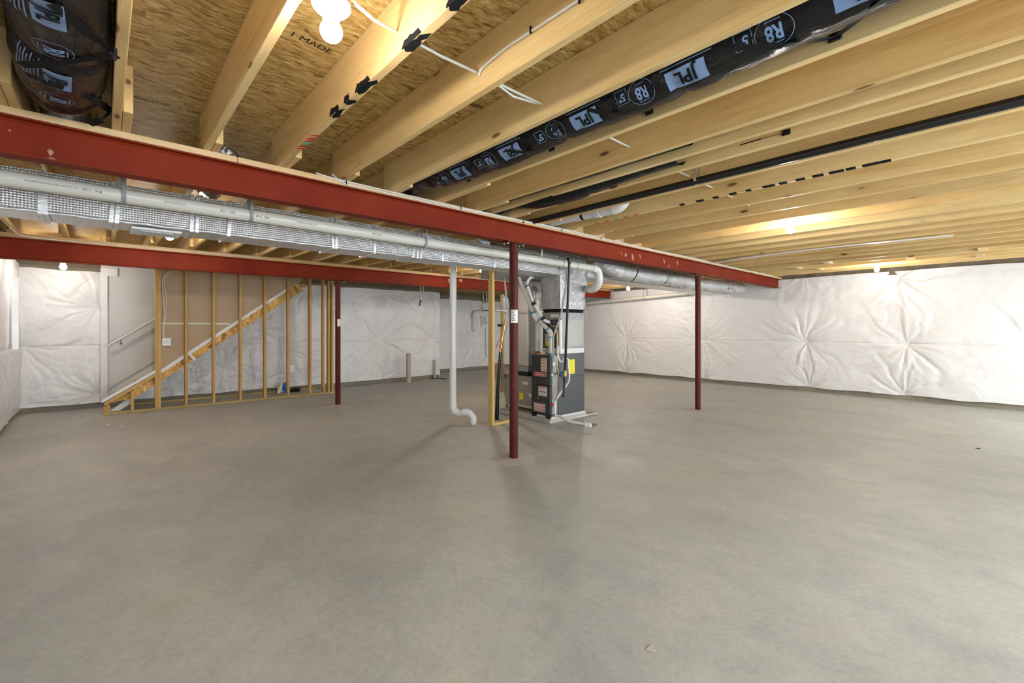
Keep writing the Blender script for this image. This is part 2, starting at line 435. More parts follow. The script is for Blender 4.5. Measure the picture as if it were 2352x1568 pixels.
# joist wear on the bay by the lamp: black paint dashes and coloured marker on the bottom edge
pj = Y0+PITCH
for x0, x1 in ((-1.26, -1.12), (-1.56, -1.42), (-1.99, -1.84), (-2.12, -2.06), (-2.30, -2.18), (-.98, -.86), (-.7, -.6)):
    mb = MB(); n = 7
    P = [(x0+(x1-x0)*i/n, R(-.008, .004) if 0 < i < n else .012) for i in range(n+1)]
    P2 = [(x1+.02-(x1-x0)*i/n, .020+R(0, .016)) for i in range(n+1)]
    mb.prism([(a, pj-.036+b, ZJ-.0012) for a, b in P+P2], (0, 0, .001))
    mb.prism([(a, pj-.0395, ZJ+.001+R(.0, .012)+(.022 if 0 < i < n else 0)) for i, (a, b) in enumerate(P)][::-1]+[(a, pj-.0395, ZJ) for a, b in P], (0, .001, 0))
    mb.build('paint_mark', 'ink', ceil)
for x0, x1, mt in ((-2.84, -2.82, 'inkred'), (-2.80, -2.77, 'inkred'), (-2.76, -2.72, 'inkgreen'), (-2.70, -2.68, 'inkred'), (-2.66, -2.63, 'inkred'), (-2.6, -2.585, 'inkred')):
    MB().prism([(x0, pj-.037, ZJ-.0012), (x1, pj-.034, ZJ-.0012), (x1+.03, pj-.002, ZJ-.0012), (x0+.02, pj-.004, ZJ-.0012)], (0, 0, .001)).build('marker_stroke', mt, ceil)
pj = Y0+PITCH*8
for i in range(13):
    a = at(1565+i*38, 1, Y=pj)[0]; w = R(.03, .09)
    MB().box(a, a+w, pj-.0395, pj-.005, ZJ-.001, ZJ+.008).build('paint_mark', 'ink', ceil)
for i, mt in enumerate(('inkred', 'inkred', 'inkgreen', 'inkred', 'inkred')):
    a = at(1370+i*22, 1, Y=pj)[0]
    MB().box(a, a+.05, pj-.036, pj-.01, ZJ-.0011, ZJ+.004).build('marker_stroke', mt, ceil)
# loose blocking between the far joists
for px, py, k in ((1890, 598, 20), (2070, 578, 21), (1878, 616, 22), (2252, 556, 20), (2250, 586, 22), (1800, 606, 21)):
    p = at(px, py, Z=ZJ+.02); yr = Y0+PITCH*k
    MB().bevbox(p.x-.045, p.x+.045, yr+.002, yr+PITCH-.040, ZJ+.004, ZJ+.09).build('blocking', 'block', ceil)
for k in (8, 9, 10, 11):                # blocks over the beam
    yr = Y0+PITCH*k
    MB().bevbox(-3.33, -3.29, yr+.042, yr+PITCH-.040, ZJ+.002, ZS-.002).build('blocking', 'block', ceil)

# ---- walls: concrete shell, rim, and the white-faced insulation blankets on them
def blanket(name, parent, org, ux, nrm, width, z0, z1, pins, seam=1.0, bulge=.07, res=.022, topwave=.02, seed=0):
    """quilted white sheet; pins = (u, z, strength, reach) pinch points with radiating pleats"""
    org, ux, nrm = Vector(org), Vector(ux), Vector(nrm)
    nu = int(width/res); rn = random.Random(seed)
    ph = [(rn.uniform(0, 6.28), rn.uniform(0, 6.28), rn.randint(7, 10), rn.randint(15, 21)) for _ in pins]
    def disp(u, z):
        d = bulge*(.75+.5*mn.noise(Vector((u*.8, z*.8, seed))))
        d += .012*mn.noise(Vector((u*2.2+z*1.2, z*3.4, seed+3.3)))+.004*mn.noise(Vector((u*9+z*5, z*12, seed+9.1)))
        for (pu, pz, s_, rc), (a1, a2, n1, n2) in zip(pins, ph):
            du, dz = u-pu, z-pz; r = sqrt(du*du+dz*dz)+1e-4
            if r > rc*3: continue
            th = atan2(dz, du)
            w = exp(-(r/(rc*1.05))**1.2)
            th2 = th+.25*mn.noise(Vector((u*3, z*3, seed+1.7)))+.10*r
            pl = .5*abs(sin(th2*n1*.5+a1))**.6+.3*abs(sin(th2*n2*.5+a2))**.7+.2*abs(sin(th2*(n1+n2)*.5+a2-a1))**.7
            env = min(1, r/.05)*min(1, .35+r*1.6)
            d += s_*.085*w*env*(pl-.55)*(.7+.6*mn.noise(Vector((th*2.2, a1, seed))))
            d -= s_*bulge*.85*exp(-(r/(.11+.10*rc))**1.1)
        if seam: d -= .012*exp(-((z-seam-.01*mn.noise(Vector((u*1.1, 0, seed))))/.012)**2)
        return max(.004, d)
    ru = 0
    for part, (a, b) in enumerate(((z0, seam), (seam, z1)) if seam else ((z0, z1),)):
        nz = max(2, int((b-a)/res)); V = []; Fc = []
        for j in range(nz+1):
            for i in range(nu+1):
                u = width*i/nu; z = a+(b-a)*j/nz
                if b == z1 and topwave:
                    z += (j/nz)**3*topwave*(1.2*mn.noise(Vector((u*.9, 7, seed)))+.5*mn.noise(Vector((u*3, 3, seed))))
                if a == z0: z += (1-j/nz)**4*.02*mn.noise(Vector((u*2.2, 5, seed)))
                V.append(org+ux*u+Vector((0, 0, z))+nrm*disp(u, z))
        for j in range(nz):
            for i in range(nu):
                q = (j*(nu+1)+i, j*(nu+1)+i+1, (j+1)*(nu+1)+i+1, (j+1)*(nu+1)+i); Fc.append(q)
        MB().add(V, Fc, True).build('insulation_blanket', 'vinyl', parent)

def rimwork(parent, x0, x1, y0, y1, n):
    """sill, rim board and ragged fibreglass at a wall head"""
    MB().box(x0, x1, y0, y1, 2.30, ZJ-.002).build('sill_plate', 'sill', parent)
    mb = MB()
    lx = (x1-x0) > (y1-y0); Ls = max(x1-x0, y1-y0); m_ = int(Ls/.05)
    V = []; Fc = []
    for j in range(5):
        for i in range(m_+1):
            s_ = Ls*i/m_; z = 2.24+.34*j/4
            d = .03+.05*mn.noise(Vector((s_*6, z*9, n)))
            if lx: V.append((x0+s_, (y0-d if n > 0 else y1+d), z))
            else: V.append((x1+d, y0+s_, z))
    for j in range(4):
        for i in range(m_): Fc.append((j*(m_+1)+i, j*(m_+1)+i+1, (j+1)*(m_+1)+i+1, (j+1)*(m_+1)+i))
    mb.add(V, Fc, True).build('rim_insulation', 'insul', parent)

wr = MB().box(XB2-.25, XF+.25, YR+.0, YR+.2, 0, ZS).build('wall_right', 'footing'); wr['kind'] = 'structure'
MB().box(XB2, XF, YR-.035, YR, 0, .10).build('footing_strip', 'footing', wr)
rimwork(wr, XB2, XF, YR-.02, YR-.001, 1)
pinsR = []
def pinR(px, py, s_=1, rc=.6):
    p = at(px, py, Y=YR-.06); pinsR.append((p.x-XB2, p.z, s_, rc))
pinR(2083, 790, 1.15, .55); pinR(1853, 785, 1.1, .55); pinR(1615, 782, 1, .5); pinR(1440, 778, 1, .5)
pinR(2062, 640, 1.15, .8); pinR(2078, 908, 1.1, .5); pinR(1855, 893, 1, .42); pinR(1615, 873, .8, .4); pinR(1440, 858, .8, .4)
pinR(2380, 790, .7, .6); pinR(1850, 612, .5, .5); pinR(1640, 650, .8, .4); pinR(1345, 700, .6, .4)
blanket('insulation_blanket', wr, (XB2, YR-.035, 0), (1, 0, 0), (0, -1, 0), XF-XB2, .085, 2.30, pinsR, 1.0, seed=2, res=.018)

wb = MB().box(XB-.2, XB, YL-.2, YB, 0, ZS).box(XB2-.2, XB2, YB-.3, YR+.2, 0, ZS).box(XB2, XB-.2, YB-.12, YB, 0, ZS).build('wall_back', 'footing'); wb['kind'] = 'structure'
MB().box(XB, XB+.03, YL, YB, 0, .09).box(XB2, XB2+.03, YB, YR, 0, .09).build('footing_strip', 'footing', wb)
rimwork(wb, XB, XB+.02, YL, YB, 1); rimwork(wb, XB2, XB2+.02, YB, YR, 1)
def pins_on(lst, X, y0):
    out = []
    for px, py, s_, rc in lst:
        p = at(px, py, X=X+.05); out.append((p.y-y0, p.z, s_*1.35, rc*1.15))
    return out
pinsB = pins_on([(228, 705, .9, .45), (52, 800, .9, .4), (225, 905, .7, .35), (44, 930, .6, .3), (228, 625, .5, .4), (45, 612, .5, .4),
                 (515, 850, 1, .5), (585, 885, .9, .4), (590, 765, 1, .5), (650, 800, .9, .5), (710, 660, 1, .5), (700, 870, .7, .4), (402, 880, .8, .4), (455, 905, .8, .4),
                 (870, 782, 1.1, .6), (878, 675, 1, .55), (880, 870, .9, .5), (990, 782, 1, .45), (985, 672, .8, .4), (785, 788, .6, .4), (785, 690, .6, .4)], XB, YL)
blanket('insulation_blanket', wb, (XB+.03, YL, 0), (0, 1, 0), (1, 0, 0), YB-YL, .085, 2.19, pinsB, 1.0, seed=5, res=.016)
pinsB2 = pins_on([(1085, 780, 1.1, .5), (1085, 695, .8, .5), (1100, 845, .9, .5), (1010, 790, .7, .4)], XB2, YB)
blanket('insulation_blanket', wb, (XB2+.03, YB, 0), (0, 1, 0), (1, 0, 0), YR-YB, .085, 2.14, pinsB2, 1.0, seed=8, res=.03)
MB().box(XB2+.03, XB+.075, YB+.001, YB+.02, .06, 2.17).build('corner_flap', 'vinyl', wb)

wl = MB().box(XB2, XF+.2, YL-.2, YL, 0, ZS).build('wall_left', 'footing'); wl['kind'] = 'structure'
MB().box(XB, XF, YL, YL+.03, 0, .09).build('footing_strip', 'footing', wl)
blanket('insulation_blanket', wl, (XB+.05, YL+.02, 0), (1, 0, 0), (0, 1, 0), XF-XB-.05, .06, 2.25,
        [(.9, 1.02, .8, .3), (2.0, 1.0, 1, .5), (3.2, 1.0, 1, .5), (4.5, 1, 1, .5), (1.0, .1, .6, .3), (6, 1, 1, .5), (7.5, 1, 1, .5), (9, 1, 1, .5)], 1.0, bulge=.05, seed=11, res=.035)
MB().box(-8.98, -8.92, YL+.075, YL+.10, 1.0, 1.95).box(-8.93, -8.915, YL+.07, YL+.13, 1.0, 1.95).build('metal_channel', 'galv', wl)
MB().bevbox(XB+.10, XB+.19, .25, 3.3, 0, .04).build('floor_plate', 'sill', wb)
# wall behind the camera with the unseen openings added for the daylight
DO = [(7.2, 9.6, .02, 2.1), (1.4, 5.0, .75, 2.05), (-.45, .85, .75, 2.05)]
wf = MB()
ys = [YL-.2]
for a, b, z0, z1 in sorted(DO):
    wf.box(XF, XF+.15, ys[-1], a, 0, ZS)
    if z0 > .05: wf.box(XF, XF+.15, a, b, 0, z0)
    wf.box(XF, XF+.15, a, b, z1, ZS); ys.append(b)
wf.box(XF, XF+.15, ys[-1], YR+.2, 0, ZS)
wf = wf.build('wall_front', 'footing'); wf['kind'] = 'structure'
for i, (a, b, z0, z1) in enumerate(DO):
    nm = 'added_door_1' if i == 0 else 'added_window_%d' % i
    w = struct(nm, (XF+.07, (a+b)/2, z0)); m_ = (a+b)/2
    fb = MB()
    fb.box(XF+.04, XF+.1, a, a+.05, z0, z1).box(XF+.04, XF+.1, b-.05, b, z0, z1).box(XF+.04, XF+.1, a, b, z1-.05, z1).box(XF+.04, XF+.1, a, b, z0, z0+.05).box(XF+.04, XF+.1, m_-.03, m_+.03, z0, z1)
    fb.build('frame', 'white', w)

# ================================================================== STEEL BEAMS AND POSTS
def ibeam(xf, ya, yb, zb0, zt0, zb1, zt1, wd=.10, web=.006, tf=.008):
    """I section along Y; near edge at xf (towards camera), bottom/top z at both ends"""
    xc = xf-wd/2; mb = MB()
    def seg(x0, x1, f0, f1):
        mb.hexa([(x0, ya, f0(zb0, zt0)), (x1, ya, f0(zb0, zt0)), (x1, yb, f0(zb1, zt1)), (x0, yb, f0(zb1, zt1)),
                 (x0, ya, f1(zb0, zt0)), (x1, ya, f1(zb0, zt0)), (x1, yb, f1(zb1, zt1)), (x0, yb, f1(zb1, zt1))])
    seg(xf-wd, xf, lambda b, t: b, lambda b, t: b+tf)
    seg(xf-wd, xf, lambda b, t: t-tf, lambda b, t: t)
    seg(xc-web/2, xc+web/2, lambda b, t: b+tf, lambda b, t: t-tf)
    # root fillets
    for sx in (1, -1):
        for yy0, yy1 in ((ya, yb),):
            a = xc+sx*web/2
            mb.add([(a, ya, zt0-tf), (a+sx*.012, ya, zt0-tf), (a, ya, zt0-tf-.012), (a, yb, zt1-tf), (a+sx*.012, yb, zt1-tf), (a, yb, zt1-tf-.012)], [(1, 2, 5, 4)])
            mb.add([(a, ya, zb0+tf), (a+sx*.012, ya, zb0+tf), (a, ya, zb0+tf+.012), (a, yb, zb1+tf), (a+sx*.012, yb, zb1+tf), (a, yb, zb1+tf+.012)], [(1, 2, 5, 4)])
    return mb
b1 = thing('steel_beam', 'near red-primed steel I-beam crossing the whole ceiling, carried by the centre post', 'beam', (-3.27, YL, 2.118))
ibeam(-3.22, YL, YR-.02, 2.118, 2.305, 2.118, 2.305).build('beam_section', 'red', b1)
for i, (ya, yb) in enumerate(((YL, .62), (.62, 4.1), (4.1, 7.4), (7.4, YR-.02))):
    MB().bevbox(-3.325, -3.215, ya+.001, yb-.001, 2.306, 2.342).build('wood_plate', 'plate', b1)
def smear(px, py, X, w, h, parent, mat='scuff', rot=0, nm='smear'):
    p = at(px, py, X=X); mb = MB(); n = 14; P = []
    for i in range(n):
        t = 2*pi*i/n; r_ = R(.55, 1.1); a, b = w*cos(t)*r_, h*sin(t)*r_
        P.append((X+.0012, p.y+a*cos(rot)-b*sin(rot), p.z+a*sin(rot)+b*cos(rot)))
    mb.prism(P, (.0008, 0, 0)); return mb.build(nm, mat, parent)
XW = -3.266
for px, py, w, h, r in ((1437, 585, .03, .03, 0), (1453, 590, .025, .055, .3), (1427, 582, .008, .03, .4), (1470, 588, .018, .03, .3), (1525, 600, .02, .045, .4), (1556, 604, .022, .045, .3), (1536, 612, .02, .03, 0),
                        (116, 350, .012, .020, .2), (122, 365, .020, .007, -.2), (110, 365, .016, .006, .1), (22, 300, .006, .005, 0)):
    smear(px, py, XW, w, h, b1, rot=r)
def bscript(txt, px, py, size, X, parent):
    p = at(px, py, X=X); text_on('stamp', txt, size, (p.x, p.y, p.z), (0, 1, 0), (0, 0, 1), 'ink', parent, n=.001)
bscript('A992  W8x10', 60, 356, .018, -3.2195, b1) if False else None

b2 = thing('steel_beam', 'far red-primed steel I-beam running above the stair studs, on a post', 'beam', (-7.51, YL, 2.06))
ibeam(-7.46, YL, YR-.02, 2.052, 2.288, 2.112, 2.305).build('beam_section', 'red', b2)
MB().hexa([(-7.565, YL, 2.289), (-7.455, YL, 2.289), (-7.455, YR-.02, 2.306), (-7.565, YR-.02, 2.306),
           (-7.565, YL, 2.342), (-7.455, YL, 2.342), (-7.455, YR-.02, 2.342), (-7.565, YR-.02, 2.342)]).build('wood_plate', 'plate', b2)
for px, w in ((1033, .10), (1058, .09), (1040, .05)): smear(px, 644, -7.505, w*.6, .06, b2)
def post(px, py, xbeam, top, label, r=.042, ring=True, tagz=None):
    p = at(px, py, X=xbeam); P = thing('steel_post', label, 'post', (p.x, p.y, 0)); x, y = p.x, p.y
    MB().tube([(x, y, .0), (x, y, top-.012)], r, 28).build('pole', 'redpost', P)
    MB().bevbox(x-.055, x+.055, y-.12, y+.12, top-.012, top-.001).build('top_plate', 'redpost', P)
    for sx, sy in ((-.03, -.1), (.03, -.1), (-.03, .1), (.03, .1)): MB().tube([(x+sx, y+sy, top-.028), (x+sx, y+sy, top-.010)], .008, 8).build('bolt', 'grey', P)
    if ring:
        V = [(x, y, .012)]; n = 40; Fc = []
        for rr in (.07, .13, .24):
            for i in range(n):
                t = 2*pi*i/n; q = rr*(1+.10*mn.noise(Vector((cos(t)*2, sin(t)*2, px*.1)))); V.append((x+q*cos(t), y+q*sin(t), {.07: .010, .13: .004, .24: -.0005}[rr]))
        for i in range(n):
            j = (i+1) % n; Fc += [(0, 1+i, 1+j), (1+i, 1+n+i, 1+n+j, 1+j), (1+n+i, 1+2*n+i, 1+2*n+j, 1+n+j)]
        MB().add(V, Fc, True).build('base_patch', 'ring', P)
    return P, x, y
def curved(name, txt, size, x, y, r, z, ang, parent, mat='ink', vertical=True, off=0):
    """lettering wrapped on a pole; vertical = reads bottom to top"""
    V, Fc = text_mesh(txt, size, off); q = []
    for vx, vy, _ in V:
        a, b = (vy, -vx) if vertical else (-vx, vy)
        t = ang+(a/r if vertical else -a/r*-1)
        q.append((x+(r+.0008)*cos(t), y+(r+.0008)*sin(t), z+b))
    return MB().add(q, Fc).build(name, mat, parent)
P1, x1, y1 = post(1180, 1057, -3.27, 2.118, 'nearest round red steel post, in front of the furnace, with a paper tag')
ang = atan2(-y1, -x1)
def wraplabel(x, y, r, a0, a1, z0, z1, mat, parent, nm='paper_tag'):
    n = 8; V = []
    for k in range(n+1):
        t = a0+(a1-a0)*k/n; V += [(x+(r+.0012)*cos(t), y+(r+.0012)*sin(t), z0), (x+(r+.0012)*cos(t), y+(r+.0012)*sin(t), z1)]
    return MB().add(V, [(2*k, 2*k+2, 2*k+3, 2*k+1) for k in range(n)], True).build(nm, mat, parent)
tg = wraplabel(x1, y1, .042, ang-.75, ang+1.1, at(1180, 741, D=4.4).z, at(1180, 711, D=4.4).z, 'sticker', P1)
for i in range(7):
    z = at(1180, 714+i*3.6, D=4.4).z
    wraplabel(x1, y1, .0428, ang-.6, ang+.5-(.4 if i % 3 == 1 else 0), z-.0022, z+.0022, 'ink', tg, 'print_line')
for txt, py in (('8', 582), ('1', 592), ('6', 601), ('BLACKSTONE', 672)):
    z = at(1180, py, D=4.4).z
    curved('handwriting', txt if txt != 'BLACKSTONE' else 'CUTHOUSE', .042 if len(txt) < 2 else .050, x1, y1, .042, z, ang-.25, P1)
post(1603, 941, -3.27, 2.118, 'round red steel post standing alone at right in front of the long white wall', ring=True)
P3, x3, y3 = post(776, 931, -7.51, 2.068, 'round dark red steel post at the end of the stair stud wall')
a3 = atan2(-y3, -x3); wraplabel(x3, y3, .042, a3-.2, a3+1.2, 1.31, 1.43, 'sticker', P3)

# ================================================================== FOIL TRUNK DUCT, PIPES ALONG THE BEAM
XT0, XT1, ZT0, ZT1 = -4.31, -4.0, 1.988, 2.245
YT = 4.46
tr = thing('trunk_duct', 'long rectangular return duct wrapped in bubble foil behind the near beam', 'duct', (-4.15, -.9, ZT0))
def softbox(x0, x1, y0, y1, z0, z1, amp=.006, res=.05, seed=0, taper=None):
    mb = MB()
    def P(x, y, z): 
        d = mn.noise_vector(Vector((x*5, y*5, z*5+seed)))*amp
        return Vector((x, y, z))+d
    def grid(f, nu, nv):
        V = [f(i/nu, j/nv) for j in range(nv+1) for i in range(nu+1)]
        mb.add(V, [(j*(nu+1)+i, j*(nu+1)+i+1, (j+1)*(nu+1)+i+1, (j+1)*(nu+1)+i) for j in range(nv) for i in range(nu)], True)
    nx, ny, nz = [max(2, int(abs(a)/res)) for a in (x1-x0, y1-y0, z1-z0)]
    grid(lambda a, b: P(x1, y0+(y1-y0)*a, z0+(z1-z0)*b), ny, nz); grid(lambda a, b: P(x0, y1-(y1-y0)*a, z0+(z1-z0)*b), ny, nz)
    grid(lambda a, b: P(x0+(x1-x0)*a, y0, z0+(z1-z0)*b), nx, nz); grid(lambda a, b: P(x1-(x1-x0)*a, y1, z0+(z1-z0)*b), nx, nz)
    grid(lambda a, b: P(x0+(x1-x0)*b, y0+(y1-y0)*a, z0), ny, nx); grid(lambda a, b: P(x0+(x1-x0)*(1-b), y0+(y1-y0)*a, z1), ny, nx)
    return mb
softbox(XT0, XT1, YL+.02, YT, ZT0, ZT1, .005, .05).build('duct_body', 'foil', tr)
for ti, px in enumerate((92, 105, 255, 268, 440, 452, 525, 765, 772, 860, 948, 958, 966, 1016, 1135)):
    y = at(px, 0, X=XT1)[1]; sl = R(-.02, .02); e_ = .0006*(ti % 4); w_ = .011
    MB().hexa([(XT0-.006, y-w_, ZT0-.008-e_), (XT1+.009+e_, y-w_, ZT0-.008-e_), (XT1+.009+e_, y+w_, ZT0-.008-e_), (XT0-.006, y+w_, ZT0-.008-e_),
               (XT0-.006, y-w_+sl, ZT1+.008), (XT1+.009+e_, y-w_+sl, ZT1+.008), (XT1+.009+e_, y+w_+sl, ZT1+.008), (XT0-.006, y+w_+sl, ZT1+.008)]).build('tape_strip', 'tape', tr)
# bead of foil along the lower edge
MB().tube([(XT1+.001, YL+.03+i*.05, ZT0+.006+.003*sin(i*1.7)) for i in range(int((YT-YL)/.05))], .009, 8).build('edge_fold', 'tape', tr)
# register on the underside
rg = thing('air_register', 'white louvred air register on the underside of the foil duct', 'register', (-4.14, at(350, 0, X=-4.14)[1], ZT0-.01))
ya, yb = at(302, 1, X=-4.05)[1], at(418, 1, X=-4.05)[1]
MB().bevbox(-4.29, -4.035, ya, yb, ZT0-.024, ZT0-.008, .004).build('frame', 'white', rg)
n = 22
for i in range(n):
    y = ya+.05+(yb-ya-.1)*i/n
    MB().hexa([(-4.25, y, ZT0-.030), (-4.075, y, ZT0-.030), (-4.075, y+.006, ZT0-.030), (-4.25, y+.006, ZT0-.030), (-4.25, y+.004, ZT0-.0245), (-4.075, y+.004, ZT0-.0245), (-4.075, y+.010, ZT0-.0245), (-4.25, y+.010, ZT0-.0245)]).build('slat', 'white', rg)

# PVC drain along the trunk
pv = thing('drain_pipe', 'long off-white PVC drain pipe hung between the red beam and the foil duct', 'pipe', (-3.72, YL, 2.1))
XP = -3.72
def pipept(px, py): return at(px, py, X=XP)
pa, pb = pipept(0, 406), pipept(1366, 616); pa0 = pa+(pa-pb).normalized()*.4
MB().tube([pa0, pb], .045, 24).build('pipe_run', 'pvc', pv)
Dp = pb.dot(Vector((-st, ct, 0)))
ew = smooth_path([pb+Vector((0, -.01, 0)), at(1373, 622, D=Dp+.05), at(1376, 636, D=Dp+.06), at(1374.5, 650, D=Dp+.10), at(1368, 661, D=Dp+.18), at(1356, 665, D=Dp+.30)], 5)
MB().tube(ew, .051, 20).build('elbow', 'pvcw', pv)
MB().tube([at(1358, 665, D=Dp+.28), at(1340, 662, D=Dp+.62)], .045, 20).build('pipe_run', 'pvc', pv)
MB().tube([pb+Vector((0, -.07, .0)), pb+Vector((0, .01, 0))], .053, 20).build('coupling', 'pvcw', pv)
for px in (284, 575, 974): 
    p = pa+(pb-pa)*((at(px, 0, X=XP)[1]-pa.y)/(pb.y-pa.y)); hb = []
    for i in range(13):
        t = -pi+pi*i/12; hb.append(p+Vector((.049*cos(t), 0, .049*sin(t))))
    hb = [p+Vector((-.049, 0, .21))]+hb+[p+Vector((.049, 0, .21))]
    MB().band(hb, .022, .003, (0, 1, 0)).build('hanger_strap', 'hanger', pv)
for px in (1290, 1322):
    y = at(px, 0, X=XP)[1]; p = pa+(pb-pa)*((y-pa.y)/(pb.y-pa.y))
    MB().band([p+Vector((.048*cos(t), 0, .048*sin(t))) for t in [2*pi*i/20 for i in range(21)]], .008, .002, (0, 1, 0)).build('wire_ring', 'hanger', pv)
dirp = (pb-pa).normalized()
for px, tx, sz in ((120, 'PVC 1120 SCH 40 DWV ASTM D2665 NSF', .012), (212, 'CHARLOTTE', .02), (400, 'PVC 1120 SCH 40 NSF', .012), (520, 'CHARLOTTE', .02), (600, 'CHARLOTTE', .02), (700, 'PVC 1120 SCH 40 NSF-DWV', .012), (860, 'CHARLOTTE', .018)):
    y = at(px, 0, X=XP)[1]; p = pa+(pb-pa)*((y-pa.y)/(pb.y-pa.y))
    text_on('pipe_print', tx if 'CHAR' not in tx else 'PVC  1120', sz, p+Vector((.0445, 0, -.007)), -dirp, (.1, 0, -1), 'ink', pv, n=.003)

# black gas line under the beam with its drop
gl = thing('gas_pipe', 'black iron gas line under the near beam, dropping beside the furnace', 'pipe', (-3.45, 3.6, 2.11))
g0 = at(1118, 558, X=-3.45); g1 = at(1600, 638, X=-3.45); gt = at(1308, 594, X=-3.45)
gd = at(1297, 873, D=5.55); ge = at(1294, 908, D=5.55)
MB().tube([g0, g1], .0135, 12).tube([g0+Vector((0, .02, .035)), g1+Vector((0, 0, .03))], .008, 8).build('main_run', 'blackpipe', gl)
MB().tube([gt, gd+Vector((.005, 0, .12))], .0155, 12).build('drop_leg', 'blackpipe', gl)
MB().tube([gt+Vector((0, -.03, 0)), gt+Vector((0, .03, 0))], .021, 12).tube([gt, gt-Vector((0, 0, .06))], .021, 12).build('tee', 'blackpipe', gl)
MB().tube([gd+Vector((.005, 0, .12)), gd+Vector((.004, 0, .05))], .020, 12).build('valve', 'brass', gl)
MB().box(gd.x-.05, gd.x-.02, gd.y-.03, gd.y+.01, gd.z+.07, gd.z+.11).build('valve_handle', 'blue', gl)
MB().tube([gd+Vector((.004, 0, .05)), ge], .0155, 12).tube([ge, ge-Vector((0, 0, .02))], .020, 10).tube([gd+Vector((0, 0, .03)), gd-Vector((0, 0, .03))], .020, 12).build('sediment_trap', 'blackpipe', gl)
fi = Vector((-4.12, 4.60, gd.z+.03))
MB().tube([gd, fi], .012, 10).tube([fi+(gd-fi)*.15, fi+(gd-fi)*.35], .022, 10).build('branch', 'blackpipe', gl)
MB().tube([g0+Vector((0, .03, 0)), g0+Vector((-.02, -.03, .01)), g0+Vector((-.06, -.06, .05))], .022, 12).build('end_elbow', 'grey', gl)
p = at(1243, 583, X=-3.43); MB().tube([p+Vector((.01, 0, .05)), p+Vector((.01, 0, -.03))], .006, 8).build('clip', 'white', gl)

# ================================================================== FURNACE, COIL, PLENUM, RETURN
FX0, FX1, FY0, FY1 = -4.475, -4.125, 4.44, 5.16
fz0, fz1 = .085, .925
fu = thing('furnace', 'charcoal upright gas furnace with white warning stickers and a red badge', 'furnace', (-4.3, 4.8, .08))
MB().bevbox(FX0, FX1, FY0+.02, FY1, fz0, fz1, .006).build('cabinet', 'furnside', fu)
zm = at(1245, 884, Y=FY0).z
MB().bevbox(FX0, FX1, FY0-.012, FY0+.022, fz0+.03, zm-.006, .006).build('door_panel', 'furn', fu)
MB().bevbox(FX0, FX1, FY0-.012, FY0+.022, zm+.002, fz1, .006).build('door_panel', 'furn', fu)
MB().box(FX0-.001, FX0+.08, FY0-.01, FY0+.03, fz0-.02, fz0+.03).build('foot', 'blackpvc', fu)
MB().box(FX1-.08, FX1+.001, FY0-.01, FY0+.03, fz0-.02, fz0+.03).build('foot', 'blackpvc', fu)
MB().box(FX1+.0005, FX1+.0016, FY0+.16, FY1-.01, .60, .604).box(FX1+.0005, FX1+.0016, FY0+.155, FY0+.159, .10, .9).build('panel_seam', 'blackpvc', fu)
MB().box(FX1, FX1+.003, FY0+.03, FY0+.13, .12, .90).build('side_strip', 'coilpan', fu)
YF = FY0-.0135
def onface(x0p, y0p, x1p, y1p, mat, nm, parent, Y=YF, th=.001):
    a, b = at(x0p, y0p, Y=Y), at(x1p, y1p, Y=Y); x0, x1_ = sorted((a.x, b.x)); z0, z1 = sorted((a.z, b.z))
    return MB().box(x0, x1_, Y-th, Y, z0, z1).build(nm, mat, parent), (x0, x1_, z0, z1)
def fc(cx, cy): return (1200+cx/7.128, 780+cy/7.128)     # detail-crop pixel -> photo pixel
for (a, b, c_, d, rows) in ((300, 300, 400, 522, (.06, .2, .42, .62, .84)), (262, 755, 400, 932, (.10, .55)), (190, 1020, 372, 1190, (.06, .42, .64, .86))):
    p, q = fc(a, b), fc(c_, d)
    o, (x0, x1_, z0, z1) = onface(p[0], p[1], q[0], q[1], 'sticker', 'warning_sticker', fu)
    for r_ in rows:
        z = z1-(z1-z0)*r_; MB().box(x0+.004, x1_-.004, YF-.0022, YF-.001, z-.006, z+.004).build('red_band', 'stickred', o)
    for k in range(10):
        z = z1-(z1-z0)*(k+.6)/10.5; MB().box(x0+.006, x1_-.008-R(0, .02), YF-.0018, YF-.001, z-.0012, z).build('print_line', 'ink', o)
p, q = fc(200, 528), fc(385, 603)
bd, (x0, x1_, z0, z1) = onface(p[0], p[1], q[0], q[1], 'badge', 'badge', fu, th=.004)
MB().box(x0-.004, x1_+.004, YF-.003, YF, z0-.004, z1+.004).build('badge_rim', 'badgew', bd)
text_on('lettering', 'Goodman', .040, ((x0+x1_)/2, YF-.004, (z0+z1)/2), (1, 0, 0), (0, 0, 1), 'badgew', bd, offset=.0008, n=.0012)
p = fc(257, 948); c_ = at(p[0], p[1], Y=YF); MB().lathe([(0, -.006), (.011, -.006), (.013, 0)], (c_.x, YF, c_.z), 16, 'Y').build('sight_glass', 'brass', fu)
for cx in (213, 308, 403):
    p = fc(cx, 705); c_ = at(p[0], p[1], Y=YF); MB().lathe([(0, -.004), (.005, -.004), (.005, 0)], (c_.x, YF, c_.z), 8, 'Y').build('screw', 'galv', fu)
p, q = fc(770, 325), fc(855, 550)
a, b = at(p[0], p[1], X=FX1+.003), at(q[0], q[1], X=FX1+.003)
ys_ = MB().box(FX1+.001, FX1+.003, a.y, b.y, min(a.z, b.z)-.0, max(a.z, b.z)).build('yellow_sticker', 'yellow', fu)
for i in range(6): MB().box(FX1+.003, FX1+.0035, a.y+.02, b.y-.02-R(0, .03), b.z+.03+i*.028, b.z+.034+i*.028).build('print_line', 'ink', ys_)
# burner-compartment top details
MB().box(FX0+.02, FX0+.16, FY0+.02, FY0+.10, fz1, fz1+.015).build('junction_cover', 'brass', fu)

